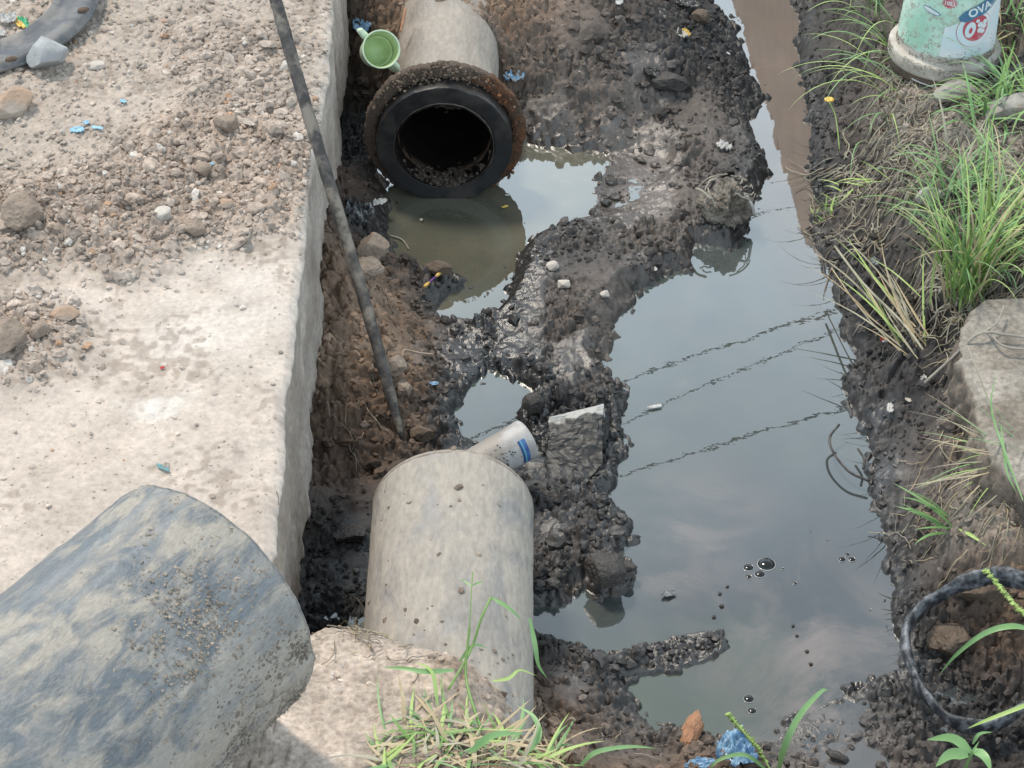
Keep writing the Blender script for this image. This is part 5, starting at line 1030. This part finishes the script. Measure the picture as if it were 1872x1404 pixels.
# plants at the bottom right, blade by blade
mb = MB(); mb.add(*pxblade([(1420,1425,.08), (1432,1370,.18), (1460,1310,.24), (1500,1265,.25), (1515,1262,.24)], .016)); mb.add(*pxblade([(1405,1410,.08), (1360,1380,.14), (1310,1392,.14), (1290,1425,.1)], .010))
mb2 = MB(); mb2.add(*tube(spline([P(1412,1415,.08), P(1390,1375,.12), P(1365,1345,.16), P(1332,1306,.2)], 8), .0022, 6))
rg = random.Random(5)
q = spline([P(1400,1392,.1), P(1380,1360,.14), P(1355,1332,.17), P(1332,1306,.2)], 8)
for i, p in enumerate(q): V, F = ico(1); mb2.add([Vector(v) * .0042 + p + Vector((rg.uniform(-.006, .006), 0, rg.uniform(-.004, .004))) for v in V], F)
multi('grass_plant', [(M['leafb'], mb), (M['leafl'], mb2)], 'wide arching blade with a seed head at the bottom edge', 'grass plant')
mb = MB(); mb.add(*pxblade([(1755,1425,.12), (1775,1380,.2), (1790,1355,.22)], .008)); mb.add(*pxblade([(1775,1375,.2), (1740,1350,.22), (1695,1352,.22)], .024)); mb.add(*pxblade([(1770,1380,.2), (1735,1380,.21), (1710,1402,.2)], .026)); mb.add(*pxblade([(1778,1370,.2), (1800,1385,.21), (1812,1410,.2)], .024)); mb.add(*pxblade([(1778,1360,.2), (1790,1342,.22), (1815,1338,.22)], .008))
multi('weed', [(M['leafb'], mb)], 'broad leaved weed at the bottom right corner below the hoop', 'weed')
mb = MB(); mb.add(*pxblade([(1900,1155,.3), (1850,1145,.32), (1800,1158,.3), (1750,1195,.24), (1718,1232,.18)], .014)); multi('grass_plant', [(M['leafb'], mb)], 'long curved blade reaching into the rubber hoop from the right', 'grass blade')
mb = MB(); mb.add(*pxblade([(1920,1270,.25), (1860,1295,.24), (1800,1318,.22), (1768,1332,.2)], .010)); multi('grass_plant', [(M['leafl'], mb)], 'straight blade crossing the lower curve of the rubber hoop', 'grass blade')
mb = MB(); q = spline([P(1885,1135,.3), P(1855,1105,.3), P(1825,1070,.3), P(1802,1042,.3)], 9); mb.add(*tube(q, .0018, 6))
for i, p in enumerate(q): V, F = ico(1); mb.add([Vector(v) * .0045 + p + Vector((rg.uniform(-.007, .007), 0, rg.uniform(-.005, .005))) for v in V], F)
multi('seed_head', [(M['leafl'], mb)], 'green seed head hanging over the top of the rubber hoop', 'seed head')
mb = MB(); mb.add(*pxblade([(1830,780,.38), (1840,860,.36), (1858,900,.34)], .006)); mb.add(*pxblade([(1870,915,.34), (1838,830,.37), (1812,745,.40), (1822,680,.44)], .006)); multi('grass_plant', [(M['leafb'], mb)], 'thin green blade standing over the concrete ledge', 'grass blade')
mb = MB(); mb.add(*tube(spline([P(1690,700,.25), P(1740,655,.3), P(1790,610,.37), P(1840,612,.37), P(1900,620,.37)], 7), .0042, 6)); mb.add(*tube(spline([P(1790,612,.37), P(1822,590,.38), P(1835,560,.38)], 6), .003, 6)); mb.add(*tube(spline([P(1800,590,.37), P(1830,630,.37), P(1885,640,.37)], 6), .003, 6)); multi('root', [(M['rootg'], mb)], 'long pale root lying across the concrete ledge', 'root')
mb = MB(); q = P(1516, 182, .2); V, F = ico(2)
for k in range(7): a = k * .9; mb.add([(v[0] * .008 + q.x + .008 * math.cos(a), v[1] * .006 + q.y + .008 * math.sin(a), v[2] * .004 + q.z) for v in V], F)
mb2 = MB(); mb2.add(*tube(spline([P(1516,186,.2), P(1528,215,.16), P(1535,275,.10)], 5), .002, 5)); multi('flower', [(M['yellow_pl'], mb), (M['leafl'], mb2)], 'small yellow flower over the black mud at the right bank', 'flower')
# roots, straw and twigs nobody could count
def squiggles(name, n, region, mats, Lr, rad, label, seed, wob=.5, lift=.004, steps=7):
    rg = random.Random(seed); g = [(M[k], MB()) for k in mats]
    for _ in range(n):
        bx, by, sx_, sy_ = rg.choice(region); p = at(bx + rg.gauss(0, sx_), by + rg.gauss(0, sy_), lift); a = rg.uniform(0, 6.28); ln = rg.uniform(*Lr); pts = []
        for i in range(steps):
            pts.append(p + Vector((0, 0, rg.uniform(0, .006)))); a += rg.uniform(-wob, wob); x, y = p.x + math.cos(a) * ln / steps, p.y + math.sin(a) * ln / steps; p = Vector((x, y, surf(x, y) + lift))
        r0 = rg.uniform(*rad); rg.choice(g)[1].add(*tube(spline(pts, 2), [r0 * (1 - .6 * i / (2 * steps)) for i in range(2 * steps - 1)], 5))
    return multi(name, g, label, None, 'stuff')
squiggles('roots', 560, [(1680,200,45,40),(1640,270,40,40),(1600,390,40,30),(1590,420,40,30),(1700,300,50,40),(1560,330,30,30),(1700,560,40,30),(1740,500,40,30),(1800,560,40,20),(1830,230,30,30),(1650,150,25,20)], ['rootg', 'strawg', 'root'], (.05, .2), (.0012, .003), 'thin pale roots and straw over the right bank', 21)
squiggles('straw', 260, [(1770,600,20,20),(1800,650,30,40),(1850,580,30,20),(1790,760,15,30),(1840,720,30,50),(1790,900,50,25),(1760,840,40,30),(1830,940,40,40),(1850,800,30,30),(1700,960,30,30)], ['strawg', 'straw', 'rootg'], (.04, .14), (.0008, .0018), 'dry straw around the lower end of the concrete ledge', 22, wob=.3)
squiggles('twigs', 60, [(680,600,40,70),(720,640,40,40),(640,1150,50,15),(700,1180,40,30),(650,760,40,60),(1100,1360,90,20),(1350,1370,80,20)], ['root', 'rootg'], (.03, .10), (.0009, .002), 'small twigs and rootlets in the trench soil', 23)
squiggles('dead_grass', 130, [(680,1165,22,14),(655,1150,18,8),(820,1360,70,25),(930,1380,60,20)], ['straw', 'rootg'], (.02, .07), (.0008, .0018), 'dead grass bits on the pale dirt over the lower pipe', 24)
mb = MB(); mb.add(*tube(spline([P(1008,1378,.2), P(1020,1345,.24), P(1042,1315,.3), P(1052,1318,.3)], 6), .0035, 6)); multi('twig', [(M['root'], mb)], 'pale broken twig standing in the mud right of the bottom grass', 'twig')
mb = MB(); mb.add(*tube(spline([P(735,652,.12), P(740,640,.125), P(765,645,.10), P(792,648,.09)], 6), .003, 6)); mb.add(*tube(spline([P(740,642,.12), P(730,660,.12)], 4), .002, 5)); multi('twig', [(M['stone_tan'], mb)], 'forked pale twig on the smooth brown soil near the pole', 'twig')
mb = MB(); mb.add(*tube(spline([P(712,430,.004), P(735,438,.006), P(748,456,.003)], 6), .0022, 6)); multi('twig', [(M['rootg'], mb)], 'curved twig floating at the left of the dark pool', 'twig')
mb = MB(); mb.add(*tube(spline([P(741,15,.38), P(736,40,.36), P(732,58,.34)], 6), .0035, 6)); multi('twig', [(M['wood'], mb)], 'orange brown twig leaning on the flanged pipe beside the mug', 'twig')
mb = MB(); mb.add(*tube(spline([P(1526,450,.14), P(1580,520,.18), P(1650,590,.2), P(1688,640,.2)], 6), .0035, 6)); multi('stalk', [(M['strawg'], mb)], 'longest grey straw stalk running along the right bank to the channel', 'stalk')
mb = MB(); mb.add(*tube(spline([P(1622,605,.12), P(1570,560,.1), P(1520,490,.08)], 6), .002, 6)); multi('stalk', [(M['straw'], mb)], 'thin straw stalk pointing down to the peach reflection', 'stalk')
mb = MB()
for pts in [[(1590,880,.03),(1552,862,.035),(1524,828,.04),(1517,800,.04),(1534,776,.05)], [(1578,857,.03),(1580,840,.03),(1568,820,.03)]]: mb.add(*tube(spline([P(*q_) for q_ in pts], 6), .0035, 6))
multi('twig', [(M['pole'], mb)], 'dark hooked twig standing out of the water at the right bank', 'twig')

# ---------------------------------------------------------------- beyond the frame, seen in the water: a brown wall and overhead cables
def mirror(px, py, h_): p = P(px, py, -h_); return Vector((p.x, p.y, h_))
HW = 2.5; a0 = mirror(1484, 495, HW); a1 = mirror(1335, 0, HW); dw = (a1 - a0); b0 = a0 + dw * 3.5; nn = Vector((dw.y, -dw.x, 0)).normalized()
wl = empty('timber_wall', (a0.x, a0.y, 0)); tag(wl, 'brown boarded wall whose reflection runs down the right side of the channel', 'wall')
mb = MB(); L_ = (b0 - a0).length; d_ = (b0 - a0).normalized(); x_ = 0; rg = random.Random(8)
while x_ < L_:
    wd = rg.uniform(.05, .20); o_ = a0 + d_ * x_ + nn * 0; e_ = o_ + d_ * wd; zt_ = HW - rg.uniform(0, .10)
    c8 = [o_, e_, e_ + nn * .03, o_ + nn * .03]; mb.add([(c.x, c.y, .1) for c in c8] + [(c.x, c.y, zt_) for c in c8], [(0, 3, 2, 1), (4, 5, 6, 7), (0, 1, 5, 4), (1, 2, 6, 5), (2, 3, 7, 6), (3, 0, 4, 7)]); x_ += wd
M['boards'] = simple('brown_boards', (.44, .31, .24), (.34, .235, .18), .85, 3, .4, .01, c3=(.38, .31, .25)); mb.build('boards', M['boards'], wl, False)
M['peach'] = simple('peach_render', (.62, .42, .30), (.54, .36, .26), .9, 4)
c8 = [a0 + nn * .035, a0 + nn * .20, a0 + nn * .20 + d_ * L_, a0 + nn * .035 + d_ * L_]; mb = MB(); mb.add([(c.x, c.y, .1) for c in c8] + [(c.x, c.y, HW - .04) for c in c8], [(0, 3, 2, 1), (4, 5, 6, 7), (0, 1, 5, 4), (1, 2, 6, 5), (2, 3, 7, 6), (3, 0, 4, 7)]); mb.build('wall_core', M['peach'], wl, False)
cab = [((1150, 690), (1530, 565), .0085, 'lowest'), ((1245, 722), (1540, 598), .0055, 'second'), ((1130, 870), (1560, 738), .0075, 'third'), ((1330, 412), (1430, 380), .005, 'farthest')]
for k_, (p_, q_, r_, w_) in enumerate(cab):
    A_ = mirror(*p_, 7.); B_ = mirror(*q_, 7.); D_ = B_ - A_; po_ = MB(); po_.add(*tube([A_ + D_ * t + Vector((0, 0, .06 * (t - .5) ** 2)) for t in np.linspace(-2 if k_ < 3 else -.4, 3, 40)], r_, 6))
    o = po_.build('cable', M['black_pl']); tag(o, ['overhead cable reflected nearest the middle of the channel', 'thinner overhead cable reflected just below the middle one', 'overhead cable reflected lowest in the channel', 'overhead cable reflected beside the rooty soil clump'][k_], 'cable', 'overhead cables')

for o in bpy.data.objects:
    if o.name.split('.')[0] in ('dried_mud', 'caked_mud', 'silt', 'smudged_print'): o['kind'] = 'stuff'
